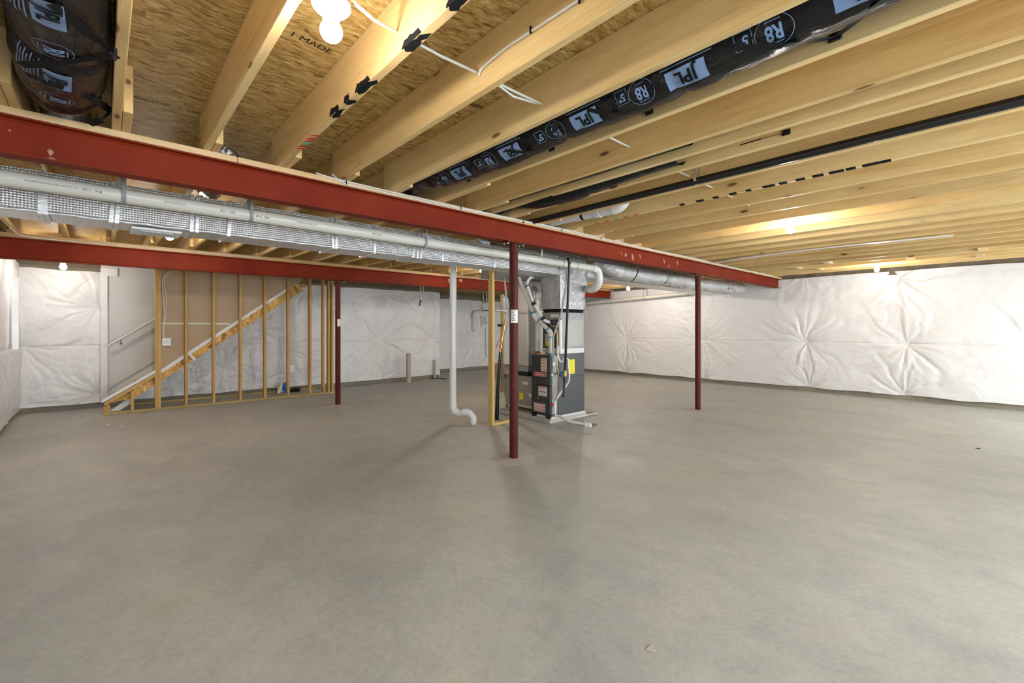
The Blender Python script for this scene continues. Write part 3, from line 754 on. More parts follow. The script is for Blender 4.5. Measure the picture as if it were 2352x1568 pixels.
pad = MB().bevbox(FX0-.95, FX1+.012, 4.42, 5.20, 0, .062, .006).build('equipment_pad', 'pad')
tag(pad, 'low grey concrete pad under the furnace', 'pad')
MB().box(FX0, FX1+.006, FY0+.01, FY1+.01, .0625, .088).build('base_rail', 'pvcw', fu)

co = thing('evaporator_coil', 'grey coil cabinet with open dark front standing on the furnace', 'coil cabinet', (-4.3, 4.9, .925))
CX0, CX1, CY0, CY1 = -4.485, -4.135, 4.65, 5.16
MB().bevbox(CX0, CX1, CY0+.02, CY1, 1.0, 1.50, .006).build('cabinet', 'coilpan', co)
MB().box(CX0+.01, CX1-.01, CY0+.005, CY0+.025, 1.0, 1.40).build('front_recess', 'furn', co)
MB().bevbox(CX0, CX1+.004, CY0-.0, CY1, .925, 1.0, .004).build('drain_pan', 'pvcw', co)
MB().bevbox(CX0, CX1, CY0-.002, CY0+.02, 1.40, 1.5, .004).build('front_header', 'coilpan', co)
MB().box(CX1, CX1+.0025, CY0+.09, CY1-.02, 1.03, 1.40).build('side_panel', 'galvd', co)
onface(1265, 722, 1284, 728, 'sticker', 'paper_label', co, Y=CY0-.003)
oo, _ = onface(1252, 766, 1261, 795, 'galv', 'hanging_tag', co, Y=CY0-.02); onface(1253, 784, 1260, 795, 'yellow', 'tag_sticker', oo, Y=CY0-.022)

MB_ = MB().box(CX0+.02, CX1-.01, CY0+.01, CY1-.01, 1.505, 1.55)
pl = thing('supply_plenum', 'tall foil-wrapped plenum box rising from the furnace coil to the joists', 'plenum', (-4.3, 4.9, 1.5))
V = []
rowsz = [(0, 1.502), (.02, 1.515), (-.006, 1.53), (.016, 1.545)]
for d, z in rowsz: V += [(CX0+d, CY0+d, z), (CX1-d, CY0+d, z), (CX1-d, CY1-d, z), (CX0+d, CY1-d, z)]
MB().add(V, [(i*4+k, i*4+(k+1) % 4, i*4+4+(k+1) % 4, i*4+4+k) for i in range(3) for k in range(4)]).build('canvas_collar', 'blackcloth', pl)
fb = MB(); nz = 14; rows_ = []
for j in range(nz+1):
    z = 1.546+(ZS-.2-1.546)*j/nz; g = .0+.05*max(0, min(1, (z-1.75)/.2)); g2 = .004+.012*sin(j*1.3)
    ring = []
    cs = [(CX0-.005, CY0-.01-g*.4), (CX1+.01+g*.2+g2, CY0-.01-g*.4), (CX1+.01+g*.2+g2, CY1+.01+g*1.1), (CX0-.005, CY1+.01)]
    for a in range(4):
        for q in range(7):
            t = q/7; xx = cs[a][0]*(1-t)+cs[(a+1) % 4][0]*t; yy = cs[a][1]*(1-t)+cs[(a+1) % 4][1]*t
            d = .012*mn.noise(Vector((xx*9, yy*9, z*7))); ring.append((xx+d, yy-d, z))
    rows_ += ring
m28 = 28
fb.add(rows_, [(j*m28+k, j*m28+(k+1) % m28, (j+1)*m28+(k+1) % m28, (j+1)*m28+k) for j in range(nz) for k in range(m28)], True)
fb.build('foil_wrap', 'foil2', pl)
MB().tube([(CX1+.012, CY0-.008, 1.55), (CX1+.014, CY0-.012, 1.75), (CX1+.03, CY0-.03, 2.0)], .010, 8).build('edge_fold', 'tape', pl)
MB().box(CX1+.020, CX1+.0255, 4.83, 4.88, 2.03, 2.11).build('tape_patch', 'galvd', pl)

su = thing('supply_duct', 'rectangular foil-wrapped supply duct running from the plenum to the far wall', 'duct', (-4.35, 5.2, 2.01))
softbox(-4.55, -4.13, 5.22, 10.3, 2.02, 2.27, .006, .08, 3).build('duct_body', 'foil', su)
MB().tube([(-4.125, 5.24+i*.1, 2.022+.003*sin(i*2.1)) for i in range(50)], .010, 8).build('edge_fold', 'tape', su)
# round flex on the beam side of it
fx = thing('foil_flex_duct', 'sagging round silver foil flex duct under the right end of the near beam', 'duct', (-3.8, 5.2, 2.1))
rings = []; pth = []
pts = smooth_path([at(1372, 592, X=-4.0), at(1405, 615, X=-3.86), at(1440, 626, X=-3.82), at(1500, 636, X=-3.80), at(1545, 641, X=-3.78), at(1600, 652, X=-3.78), at(1660, 658, X=-3.78), at(1700, 662, X=-3.8)], 14)
mb = MB(); rs = [.118+.010*sin(i*.9)*sin(i*.23)+.012*mn.noise(Vector((i*.5, 0, 0))) for i in range(len(pts))]
mb.tube(pts, rs, 22); mb.build('jacket', 'foil2', fx)
for i in (30, 48):
    p = pts[i]; MB().band([p+Vector((.123*cos(t), .02*sin(t*2), .123*sin(t))) for t in [2*pi*k/20 for k in range(21)]], .03, .003, (0, 1, 0)).build('wire_tie', 'blackpvc', fx)
cr = MB(); c0 = at(1672, 664, X=-3.72)
n1, n2 = 16, 10; V = []
for j in range(n2+1):
    for i in range(n1):
        t, ph_ = 2*pi*i/n1, pi*j/n2; d = Vector((sin(ph_)*cos(t), sin(ph_)*sin(t)*1.6, cos(ph_)*.7)); V.append(c0+d*(.09+.05*mn.noise(d*3.7)))
cr.add(V, [(j*n1+i, j*n1+(i+1) % n1, (j+1)*n1+(i+1) % n1, (j+1)*n1+i) for j in range(n2) for i in range(n1)]).build('crumpled_end', 'foil2', fx)

# return drop and boot
rt = thing('return_duct', 'shiny bare sheet-metal return duct standing behind the centre post beside the furnace', 'duct', (-4.95, 4.85, .1))
MB().bevbox(-5.15, -4.75, 4.63, 5.12, .72, 1.985, .005).build('riser', 'galv', rt)
MB().bevbox(-5.13, -4.325, 4.05, 4.60, 1.99, 2.24, .004).bevbox(-5.15, -4.56, 4.60, 5.12, 1.99, 2.24, .004).build('top_elbow', 'galvd', rt)
MB().bevbox(-5.165, -4.735, 4.615, 5.135, .635, .72, .004).build('collar', 'galvd', rt)
MB().box(-5.15, -4.75, 4.63, 5.12, .575, .635).build('canvas_band', 'blackcloth', rt)
MB().hexa([(-5.2, 4.60, .12), (-4.49, 4.60, .12), (-4.49, 5.15, .12), (-5.2, 5.15, .12), (-5.34, 4.60, .575), (-4.49, 4.60, .575), (-4.49, 5.15, .575), (-5.34, 5.15, .575)]).build('boot', 'galvd', rt)
for a, b in (((-5.2, 4.58), (-5.17, 4.61)), ((-4.56, 4.58), (-4.53, 4.61))): MB().box(a[0], b[0], a[1], b[1], .0, .12).build('leg', 'galvd', rt)
MB().box(-5.0, -4.52, 4.585, 4.60, .115, .15).build('filter_rail', 'galv', rt)
onface(1193, 901, 1202, 918, 'yellow', 'yellow_sticker', rt, Y=4.598); onface(1201, 875, 1213, 884, 'sticker', 'paper_label', rt, Y=4.598)
c_ = at(1218.5, 909, Y=4.59); MB().lathe([(0, -.02), (.045, -.02), (.055, -.008), (.055, .005)], (c_.x, 4.595, c_.z), 24, 'Y').build('round_port', 'galv', rt)
onface(1187, 709, 1192, 729, 'sticker', 'paper_label', rt, Y=4.628)
cb = MB().bevbox(-5.36, -5.22, 4.5, 4.58, .52, .74, .003).build('cardboard_flap', 'paper'); tag(cb, 'torn brown cardboard leaning on the return duct boot, left of the centre post', 'cardboard')
cb.location = (.0, 0, .0)

def pxpath(lst, D0): return [at(p[0], p[1], D=(p[2] if len(p) > 2 else D0)) for p in lst]
def cc(cx, cy, D=None):                                     # pixel in the equipment detail crop
    q = (1010+cx/3.5625, 570+cy/3.5625); return q if D is None else (*q, D)
# furnace vent pipes
vp = thing('vent_pipe', 'white PVC vent with blue-primed joints bending down to the furnace top', 'pipe', at(1265, 812, D=6.2))
path = [cc(560, 215, 6.35), cc(645, 240, 6.3), cc(700, 380, 6.25), cc(765, 520, 6.2)]
MB().tube(pxpath([cc(640, 232, 6.3), cc(765, 530, 6.15)], 0), .030, 16).build('upper_pipe', 'pvc', vp)
MB().tube(smooth_path(pxpath([cc(765, 530, 6.15), cc(782, 570, 6.14), cc(808, 592, 6.13)], 0), 6), .034, 16).build('upper_elbow', 'pvcw', vp)
MB().tube(pxpath([cc(808, 592, 6.13), cc(882, 660, 6.1)], 0), .028, 16).build('middle_pipe', 'pvc', vp)
MB().tube(smooth_path(pxpath([cc(882, 660, 6.1), cc(905, 690, 6.09), cc(908, 728, 6.08)], 0), 6), .034, 16).build('lower_elbow', 'pvcw', vp)
zb = pxpath([cc(907, 728, 6.08)], 0)[0]
MB().tube([zb, Vector((zb.x, zb.y, fz1-.01))], .028, 16).build('lower_pipe', 'pvc', vp)
for a, b in ((cc(760, 518, 6.15), cc(768, 534, 6.15)), (cc(804, 588, 6.13), cc(810, 594, 6.13)), (cc(879, 656, 6.1), cc(886, 664, 6.1)), (cc(908, 722, 6.08), cc(908, 730, 6.08))):
    MB().tube(pxpath([a, b], 0), .0365, 16).build('primer_band', 'blue', vp)
MB().tube([Vector((zb.x, zb.y, fz1+.0)), Vector((zb.x, zb.y, fz1+.02))], .034, 16).build('primer_band', 'blue', vp)
MB().tube(pxpath([cc(628, 222, 6.3), cc(648, 240, 6.3)], 0), .036, 16).build('primer_band', 'blue', vp)
vq = thing('insulated_line', 'white insulated refrigerant line with black couplings curving down beside the vent', 'pipe', at(1255, 735, D=6.0))
q1 = smooth_path(pxpath([cc(765, 228, 6.3), cc(728, 255, 6.25), cc(716, 305, 6.2), cc(770, 452, 6.1), cc(845, 575, 6.05), cc(880, 598, 6.05), cc(908, 606, 6.05)], 0), 8)
MB().tube(q1, .022, 14).build('sleeve', 'pvcw', vq)
for a, b in ((cc(713, 302, 6.2), cc(720, 322, 6.2)), (cc(762, 440, 6.1), cc(778, 466, 6.1)), (cc(836, 562, 6.05), cc(852, 584, 6.05))):
    MB().tube(pxpath([a, b], 0), .028, 14).build('black_coupling', 'blackpvc', vq)
MB().tube(pxpath([cc(905, 606, 6.05), cc(925, 606, 6.05)], 0), .03, 12).build('end_ring', 'blackpvc', vq)
MB().tube(smooth_path(pxpath([cc(715, 310, 6.25), cc(760, 440, 6.2), cc(900, 620, 6.12), cc(955, 660, 6.12), cc(958, 860, 6.1)], 0), 6), .008, 8).build('copper_line', 'brass', vq)
ip = thing('intake_pipe', 'vertical white PVC intake pipe left of the coil with silver elbow above', 'pipe', at(1232, 805, D=6.3))
MB().tube([at(*cc(797, 845), D=6.35), at(*cc(797, 420), D=6.35)], .031, 16).build('pipe', 'pvc', ip)
MB().tube([at(*cc(822, 862), D=6.3), at(*cc(822, 752), D=6.3)], .010, 8).build('small_tube', 'pvcw', ip)
MB().tube(smooth_path([at(*cc(797, 425), D=6.35), at(*cc(795, 370), D=6.4), at(*cc(770, 330), D=6.6)], 6), .045, 14).build('foil_elbow', 'foil2', ip)
MB().tube([at(*cc(800, 842), D=6.35), at(*cc(800, 862), D=6.35)], .038, 14).build('collar', 'blackpvc', ip)
gc = thing('flexible_conduit', 'grey flexible conduit hanging down the right front corner of the furnace', 'conduit', at(1270, 860, D=5.9))
MB().tube(smooth_path(pxpath([cc(1035, 165, 5.9), cc(1040, 250, 5.9), cc(1020, 400, 5.9), cc(985, 560, 5.92), cc(940, 690, 5.95), cc(928, 760, 5.95), cc(932, 900, 5.9), cc(922, 1030, 5.9)], 0), 8), .013, 10).build('conduit', 'grey', gc)
MB().tube(pxpath([cc(932, 930, 5.9), cc(930, 960, 5.9)], 0), .02, 10).tube(pxpath([cc(922, 1025, 5.9), cc(920, 1045, 5.9)], 0), .018, 10).build('connector', 'galv', gc)
cl = thing('condensate_line', 'thin white condensate pipe looping down the furnace side to the floor drain', 'pipe', at(1275, 960, D=5.8))
MB().tube(pxpath([cc(986, 588, 6.0), cc(986, 860, 6.0)], 0), .026, 14).build('riser', 'pvcw', cl)
MB().tube(smooth_path(pxpath([cc(965, 800, 5.9), cc(968, 880, 5.9), cc(990, 928, 5.9), cc(1020, 912, 5.88)], 0), 6), .013, 10).build('trap', 'pvcw', cl)
MB().tube(smooth_path(pxpath([cc(1010, 905, 5.88), cc(1048, 905, 5.86), cc(1052, 960, 5.86), cc(1057, 1080, 5.86), cc(1000, 1170, 5.88), cc(948, 1245, 5.9), cc(944, 1290, 5.9), cc(945, 1360, 5.9)], 0), 6), .012, 10).build('drain_run', 'pvcw', cl)
MB().tube(pxpath([cc(1000, 1140, 5.9), cc(945, 1245, 5.9)], 0), .016, 10).build('grey_sleeve', 'grey', cl)
MB().tube(smooth_path(pxpath([cc(945, 1370, 5.88), cc(990, 1378, 5.83), cc(1050, 1412, 5.72), cc(1180, 1438, 5.62)], 0), 6), .016, 12).build('floor_run', 'pvcw', cl)
for q in (cc(940, 1290, 5.88), cc(1195, 1440, 5.62), cc(1212, 1442, 5.62), cc(1228, 1444, 5.6)):
    p = at(q[0], q[1], D=q[2]); MB().tube([p+Vector((0, 0, -.022)), p+Vector((0, 0, .022))], .022, 10).build('fitting', 'pvcw', cl)
p = at(*cc(926, 1278), D=5.85); MB().tube([p, p+Vector((0, -.02, 0))], .02, 10).build('red_cap', 'redh', cl)
MB().tube(smooth_path(pxpath([cc(966, 860, 5.88), cc(960, 960, 5.88), cc(970, 1040, 5.88), cc(945, 1150, 5.88), cc(922, 1240, 5.88)], 0), 6), .006, 8).build('red_wire', 'brass', cl)
p = at(*cc(966, 988), D=5.86); MB().band([p+Vector((.0, .028*cos(t), .035*sin(t))) for t in [2*pi*k/16 for k in range(17)]], .004, .004, (1, 0, 0)).build('wire_loop', 'blackpvc', cl)
fp = thing('floor_pipe', 'thin cream PVC pipe lying on the floor in a corner right of the furnace', 'pipe', at(1360, 948, Z=0))
a, b, c_ = at(1300, 962, Z=.02), at(1369, 949, Z=.02), at(1342, 943, Z=.02)
MB().tube([a, b], .010, 10).tube([b, c_], .010, 10).tube([b+(a-b)*.03, b+(b-a)*.02], .017, 10).build('pipe_run', 'pvc', fp)
dr = MB().lathe([(0, .0015), (.06, .002), (.10, .0015), (.15, -.001)], at(1350, 975, Z=0), 28).build('floor_drain', 'footing'); tag(dr, 'dark rough floor drain hole at the end of the condensate pipe', 'drain')

# ================================================================== WASTE STACK, STUD FRAME, WATER LINE
ws = thing('waste_stack', 'white vertical PVC waste pipe with a curved offset ending above the floor', 'pipe', at(1040, 940, D=6.1))
top = at(1040, 600, D=6.1); bot = at(1040.5, 927, D=6.1)
MB().tube([Vector((bot.x, bot.y, ZJ-.05)), bot], .044, 24).build('stack', 'pvcw', ws)
MB().tube([bot+Vector((0, 0, .012)), bot-Vector((0, 0, .025))], .050, 24).build('coupling', 'pvcw', ws)
MB().tube(smooth_path([bot-Vector((0, 0, .02)), at(1043, 942, D=6.08), at(1054, 949, D=6.06)], 8), .048, 22).build('bend', 'pvcw', ws)
MB().tube([at(1053, 949, D=6.06), at(1067, 947, D=6.04)], .042, 22).build('stub', 'pvc', ws)
MB().tube(smooth_path([at(1064, 947, D=6.04), at(1077, 948, D=6.02), at(1086, 958, D=6.0), at(1087, 968, D=6.0)], 8), .048, 22).build('bend', 'pvcw', ws)
MB().tube([at(1087, 967, D=6.0), at(1087, 974, D=6.0)], .044, 22).build('end_socket', 'pvc', ws)
text_on('pipe_print', 'SCH 40 DWV  NSF  PVC-1120   ASTM D2665', .014, at(1044, 800, D=6.07), (0, 0, -1), (.67, -.74, 0), 'ink', ws, n=.02) if False else None

sf = thing('partition_frame', 'short unfinished pine stud frame between the waste pipe and the centre post', 'stud frame', (-4.6, 3.77, 0))
MB().bevbox(-4.625, -4.536, 3.77, 4.23, 0, .038).build('bottom_plate', 'studp', sf)
for yy in (3.772, 4.19): MB().bevbox(-4.625, -4.536, yy, yy+.038, .038, ZT0-.01 if yy > 4 else ZJ-.04).build('stud', 'studp', sf)
MB().bevbox(-4.625, -4.536, 3.77, 4.02, ZJ-.04, ZJ-.002).build('top_plate', 'studp', sf)

wl_ = thing('water_line', 'brass and black water service pipe rising from the floor behind the stud frame', 'pipe', at(1141, 963, Z=0))
f0 = at(1141, 963, Z=0.0); 
MB().tube([f0, at(1143, 900, D=6.3), at(1149, 808, D=6.32)], [.030, .026, .019], 12).build('black_sleeve', 'blackpvc', wl_)
MB().tube([at(1149, 808, D=6.32), at(1154, 775, D=6.32), at(1161, 738, D=6.32)], [.016, .024, .020], 12).build('brass_body', 'brass', wl_)
for px, py in ((1153, 778), (1158, 752), (1151, 795)): p = at(px, py, D=6.3); MB().tube([p-Vector((0, 0, .02)), p+Vector((0, 0, .02))], .030, 12).build('brass_nut', 'brass', wl_)
p = at(1154, 747, D=6.3); MB().tube([p, p+Vector((-.05, -.05, 0))], .018, 10).build('hose_bib', 'blackpipe', wl_)
MB().tube([at(1149, 780, D=6.28), at(1143, 788, D=6.26), at(1139, 800, D=6.26)], .006, 8).build('red_lever', 'redh', wl_)
MB().tube([at(1161, 738, D=6.32), at(1165, 716, D=6.35)], .018, 12).build('plastic_adapter', 'pvc', wl_)
MB().tube([at(1165, 716, D=6.4), at(1138, 713, D=6.9)], .014, 10).build('side_run', 'pvcw', wl_)
MB().tube([at(1166, 716, D=6.35), at(1158, 632, D=6.5)], .013, 10).build('riser', 'pvcw', wl_)
# things hung on the recess wall
XR = XB2+.13
vb = thing('valve_manifold', 'small white valve box with two pipes coming down from the ceiling', 'valve box', at(1115, 705, X=XR))
for px in (1110, 1117.5):
    a, b = at(px, 690, X=XR), at(px, 610, X=XR); MB().tube([a, Vector((a.x, a.y, ZJ+.1))], .022, 10).build('pipe', 'pvcw', vb)
    MB().tube([a, a-Vector((0, 0, .07))], .034, 10).build('brass_valve', 'brass', vb)
a, b = at(1108, 712, X=XR), at(1121, 697, X=XR)
MB().bevbox(XR-.07, XR+.03, a.y, b.y, a.z, b.z, .01).build('box', 'white', vb)
MB().box(XR-.07, XR+.05, a.y-.02, b.y+.02, a.z-.03, a.z).build('black_base', 'blackpvc', vb)
dp = thing('wall_drain_pipe', 'white pipe bent down against the white wall, left of the valve box', 'pipe', at(1086, 755, X=XR))
MB().tube(smooth_path([at(1110, 714, X=XR), at(1096, 715, X=XR), at(1088, 718, X=XR), at(1087, 735, X=XR), at(1086, 755, X=XR-.02), at(1090, 757, X=XR)], 6), .045, 12).build('pipe', 'pvc', dp)
MB().tube([at(1091, 728, X=XR), at(1091, 745, X=XR)], .05, 12).build('bottle_trap', 'pvcw', dp)
sg = thing('wall_sign', 'small white printed sign on the recess wall under the valve box', 'sign', at(1113.5, 738, X=XR))
a, b = at(1106, 752, X=XR), at(1120.5, 724, X=XR)
MB().bevbox(XR-.01, XR+.01, a.y, b.y, a.z, b.z, .004).build('plate', 'white', sg)
for i in range(9): MB().box(XR+.01, XR+.0115, a.y+.03, b.y-.03-R(0, .06), b.z-.06-i*.028, b.z-.05-i*.028).build('print_line', 'ink', sg)
ct_ = thing('thin_conduit', 'thin white tube running down the wall below the sign and along to the right', 'tube', at(1117, 815, X=XR))
MB().tube(smooth_path([at(1116, 752, X=XR), at(1117, 800, X=XR), at(1121, 817, X=XR), at(1160, 815, X=XR)], 5), .014, 8).build('tube', 'pvcw', ct_)
gp = thing('expansion_tank', 'small grey tank on a wooden upright behind the centre post', 'tank', at(1158, 840, D=9))
MB().bevbox(*(lambda p: (p.x-.04, p.x+.04, p.y-.02, p.y+.02))(at(1154, 840, D=9)), 0, 1.95).build('upright', 'sill', gp)
p = at(1160, 697, D=8.9); MB().lathe([(0, -.16), (.05, -.15), (.065, -.12), (.065, .10), (.04, .14), (0, .15)], p, 16).build('tank_body', 'grey', gp)

# stub pipes at the bump-out wall
def stub(px, pyb, pyt, r, label, mat='pvcold', nm='stub_pipe'):
    p = at(px, pyb, Z=0); h = at(px, pyt, X=p.x).z
    o = MB().tube([p, Vector((p.x, p.y, h))], r, 18).build(nm, mat); return tag(o, label, 'pipe'), p, h
stub(938.5, 878, 811, .055, 'thick capped beige pipe stub standing on the floor near the white wall')
stub(999, 869, 826, .028, 'thin beige pipe stub rising from a black plate on the floor')
a, b, c_, d = at(990, 869.5, Z=.004), at(1026, 870, Z=.004), at(1018, 867.5, Z=.004), at(992, 867, Z=.004)
bp = MB().prism([a, b, c_, d], (0, 0, .012)).build('floor_plate', 'blackpvc'); tag(bp, 'flat black plate on the floor around the thin pipe stub', 'plate')
for i, px in enumerate((966, 972)):
    a = at(px+1, 655, X=-9.0); b = at(px, 688+(-4 if i else 0), X=-9.0)
    o = thing('hanging_conduit', ('left' if i == 0 else 'right')+'-hand of two short grey pipes hanging below the far beam, '+('with a black tip' if i == 0 else 'bare-ended'), 'conduit', b)
    MB().tube([Vector((b.x, b.y, ZS-.004)), b], .014, 8).build('tube', 'galv', o)
    if i == 0: MB().tube([b, at(964, 702, X=-9.0)], .016, 8).build('black_tip', 'blackpvc', o)

# pipe along the right wall
YP = YR-.28
rp = thing('wall_pipe', 'long thin white pipe hung on wire hooks along the right wall', 'pipe', at(1470, 687, Y=YP))
a, b = at(1335, 697.5, Y=YP), at(1598, 671, Y=YP)
MB().tube([a+(a-b).normalized()*2.0, b], .045, 16).build('pipe_run', 'pvc', rp)
for px in (1352, 1405, 1482, 1582):
    t = (at(px, 0, Y=YP).x-a.x)/(b.x-a.x); p = a+(b-a)*t
    MB().tube([p+Vector((0, .0, .35)), p+Vector((-.03, -.04, .1)), p+Vector((0, -.055, 0)), p+Vector((.02, -.02, -.055)), p+Vector((.04, .05, 0)), p+Vector((.02, .03, .3))], .006, 6).build('wire_hook', 'hanger', rp)

# ================================================================== STAIR, STUD WALL
XS = -8.93                                 # face of the stud wall towards the camera
sw = thing('stud_wall', 'open timber stud wall enclosing the stair under the far beam', 'stud wall', (XS, 0, 0))
yA = at(237.5, 0, X=XS)[1]; yB = at(768, 0, X=XS)[1]
MB().bevbox(XS-.089, XS, yA, yB, 0, .038).build('bottom_plate', 'sill', sw)
def capz(y, X=XS-.05):
    """height of the raking cap at a given y"""
    p0, p1 = at(237, 921, X=X), at(700, 645, X=X); return p0.z+(p1.z-p0.z)*(y-p0.y)/(p1.y-p0.y)
ztop = 2.30
for px in (359.5, 366.5, 428, 491.5, 553, 609.5, 663, 713, 743.5, 756, 764):
    y = at(px, 0, X=XS)[1]; MB().bevbox(XS-.089, XS, y-.019, y+.019, .038, ztop, .002).build('stud', 'stud', sw)
MB().bevbox(XS-.089, XS, at(357, 0, X=XS)[1], yB, ztop, ztop+.04).build('top_plate', 'stud', sw)
for px in (241, 249): 
    y = at(px, 0, X=XS)[1]; MB().bevbox(XS-.089, XS, y-.018, y+.018, .038, capz(y)-.085, .002).build('cripple_stud', 'stud', sw)
y = at(304, 0, X=XS)[1]; MB().bevbox(XS-.089, XS, y-.018, y+.018, .038, capz(y)-.10, .002).build('cripple_stud', 'studp', sw)
p0, p1 = at(240, 924, X=XS+.0015), at(357, 857, X=XS+.0015)
MB().prism([p0, p1, p1+Vector((0, 0, -.05)), p0+Vector((0, 0, -.05))], (-.090, 0, 0)).build('raking_plate', 'stud', sw)
cp = MB().prism([at(234, 920, X=XS+.02), at(357, 851, X=XS+.02), at(357, 856, X=XS+.02), at(234, 926, X=XS+.02)], (-.13, 0, 0)).build('raking_cap', 'white', sw)
# brown backing paper of the drywall between the studs
XD = XS-.092
poly = [at(366, 0, X=XD)[1], at(692, 0, X=XD)[1]]
k0, k1 = at(366, 857, X=XD), at(692, 645, X=XD)
dd = MB().prism([k0, k1, Vector((XD, k1.y, 2.3)), Vector((XD, k0.y, 2.3))], (-.012, 0, 0)).build('drywall_back', 'brown', sw)
zz = at(450, 743, X=XD).z; MB().box(XD, XD+.0015, k0.y, at(528, 0, X=XD)[1], zz-.012, zz+.012).build('taped_seam', 'mud', dd)
# stringer with skirt
stc = thing('staircase', 'strand-board stair stringer with white skirt rising to the right behind the studs', 'stairs', (XD-.02, .2, 0))
XG = XD-.014
sA, sB = at(252, 925, X=XG), at(683, 651, X=XG); sC, sD = at(696, 666, X=XG), at(330, 895, X=XG); sE = at(255, 938, X=XG)
low = at(373, 872, X=XG); dirs = (sB-sA).normalized()
MB().prism([sA, sB, sC, low-dirs*(low-sD).length*1.6], (-.03, 0, 0)).build('stringer', 'osbs', stc)
kA, kB = at(366, 862, X=XD+.004), at(690, 643, X=XD+.004)
lo = Vector((0, 0, -.045))
MB().prism([at(366, 851, X=XD+.003), at(665, 658, X=XD+.003), at(668, 663, X=XD+.003), at(366, 860, X=XD+.003)], (-.02, 0, 0)).build('skirt_edge', 'white', stc)
a = at(433, 818, X=XD+.006); b = at(450, 828, X=XD+.006)
MB().prism([at(431, 812, X=XD+.01), at(436, 810, X=XD+.01), at(450, 824, X=XD+.01), at(445, 828, X=XD+.01)], (-.015, 0, 0)).build('white_cleat', 'white', stc)
# treads and risers between the stringer and the wall
slope = (sB.z-sA.z)/(sB.y-sA.y)
nst = 13; XPW_ = XB+.115+.018
for i in range(nst):
    y = yA+.12+i*.255; z = (i+1)*.255*slope+.105
    if z > 2.25: break
    MB().bevbox(XPW_+.004, XG-.031, y, y+.28, z-.03-.06, z-.06).build('tread', 'plate', stc)
    MB().box(XPW_+.004, XG-.031, y+.255, y+.275, z-.06, z-.06+.255*slope-.03).build('riser', 'plate', stc)
q0, q1 = at(312, 918, X=XG-.5), at(255, 945, X=XG-.5)
MB().prism([at(253, 944, X=XG-.1), at(302, 909, X=XG-.1), at(302, 925, X=XG-.1), at(266, 948, X=XG-.1)], (-.03, 0, 0)).build('white_panel', 'white', stc)

# painted wall of the stairwell
XPW = XB+.115
pw = MB().prism([at(232, 903, X=XPW), at(357, 827, X=XPW), at(560, 705, X=XPW), Vector((XPW, at(560, 0, X=XPW)[1], 2.34)), Vector((XPW, at(232, 0, X=XPW)[1], 2.34))], (-.03, 0, 0)).build('wall_stair', 'drywall'); pw['kind'] = 'structure'
MB().prism([at(243, 905, X=XPW+.012), at(357, 836, X=XPW+.012), at(560, 712, X=XPW+.012), at(560, 733, X=XPW+.012), at(357, 858, X=XPW+.012), at(243, 925, X=XPW+.012)], (-.014, 0, 0)).build('skirt_board', 'white', pw)
MB().prism([at(243, 903, X=XPW+.016), at(357, 834, X=XPW+.016), at(560, 710, X=XPW+.016), at(560, 712, X=XPW+.016), at(357, 837, X=XPW+.016), at(243, 906, X=XPW+.016)], (-.018, 0, 0)).build('skirt_bead', 'white', pw)
yc0, yc1 = at(231, 0, X=XPW+.02)[1], at(247, 0, X=XPW+.02)[1]
MB().box(XPW-.03, XPW+.035, yc0, yc1, .09, 2.13).box(XPW-.03, XPW+.035, yc0, at(270, 0, X=XPW+.02)[1], 2.13, 2.25).build('white_corner', 'white', pw)
hr = thing('handrail', 'white round handrail sloping up the painted stairwell wall', 'handrail', at(280, 776, X=XPW+.08))
MB().tube([at(246, 795, X=XPW+.10), at(359, 731, X=XPW+.10)], .019, 14).build('rail', 'pvcw', hr)
p = at(278, 778, X=XPW+.09); MB().tube([p, p-Vector((0, 0, .06)), p+Vector((-.09, 0, -.08))], .007, 8).tube([p+Vector((-.09, 0, -.08)), p+Vector((-.086, 0, -.08))], .020, 10).build('bracket', 'hanger', hr)

sp = thing('switch_plate', 'white double switch plate on the stair studs', 'switch', at(382, 785, X=XS+.01))
a, b = at(372.5, 794, X=XS+.012), at(392.5, 776, X=XS+.012)
MB().bevbox(XS+.002, XS+.012, a.y, b.y, a.z, b.z, .003).build('plate', 'pvcw', sp)
for t in (.3, .7): yy = a.y+(b.y-a.y)*t; MB().box(XS+.012, XS+.014, yy-.018, yy+.018, a.z+.035, b.z-.035).build('rocker', 'drywall', sp)
op = thing('outlet_plate', 'white outlet plate low on a stair stud', 'outlet', at(671, 846, X=XS))
a, b = at(665.5, 853.5, X=XS+.012), at(677, 838.5, X=XS+.012)
MB().bevbox(XS+.002, XS+.012, a.y, b.y, a.z, b.z, .003).build('plate', 'pvcw', op)
MB().box(XS+.012, XS+.014, (a.y+b.y)/2-.018, (a.y+b.y)/2+.018, a.z+.03, b.z-.03).build('socket', 'drywall', op)
wc = thing('stud_cables', 'slack white electrical cables dropping to the double switch plate', 'cable', at(378, 640, X=XS-.03))
for dx in (0, 3, -2): MB().tube(smooth_path([at(392+dx*2, 622, X=XS-.03), at(375+dx, 640, X=XS-.03), at(377+dx*1.5, 680, X=XS-.03), at(379+dx, 720, X=XS-.03), at(375+dx*.5, 755, X=XS-.03), at(376+dx*.3, 778, X=XS-.03)], 6), .005, 6).build('cable', 'cable', wc)
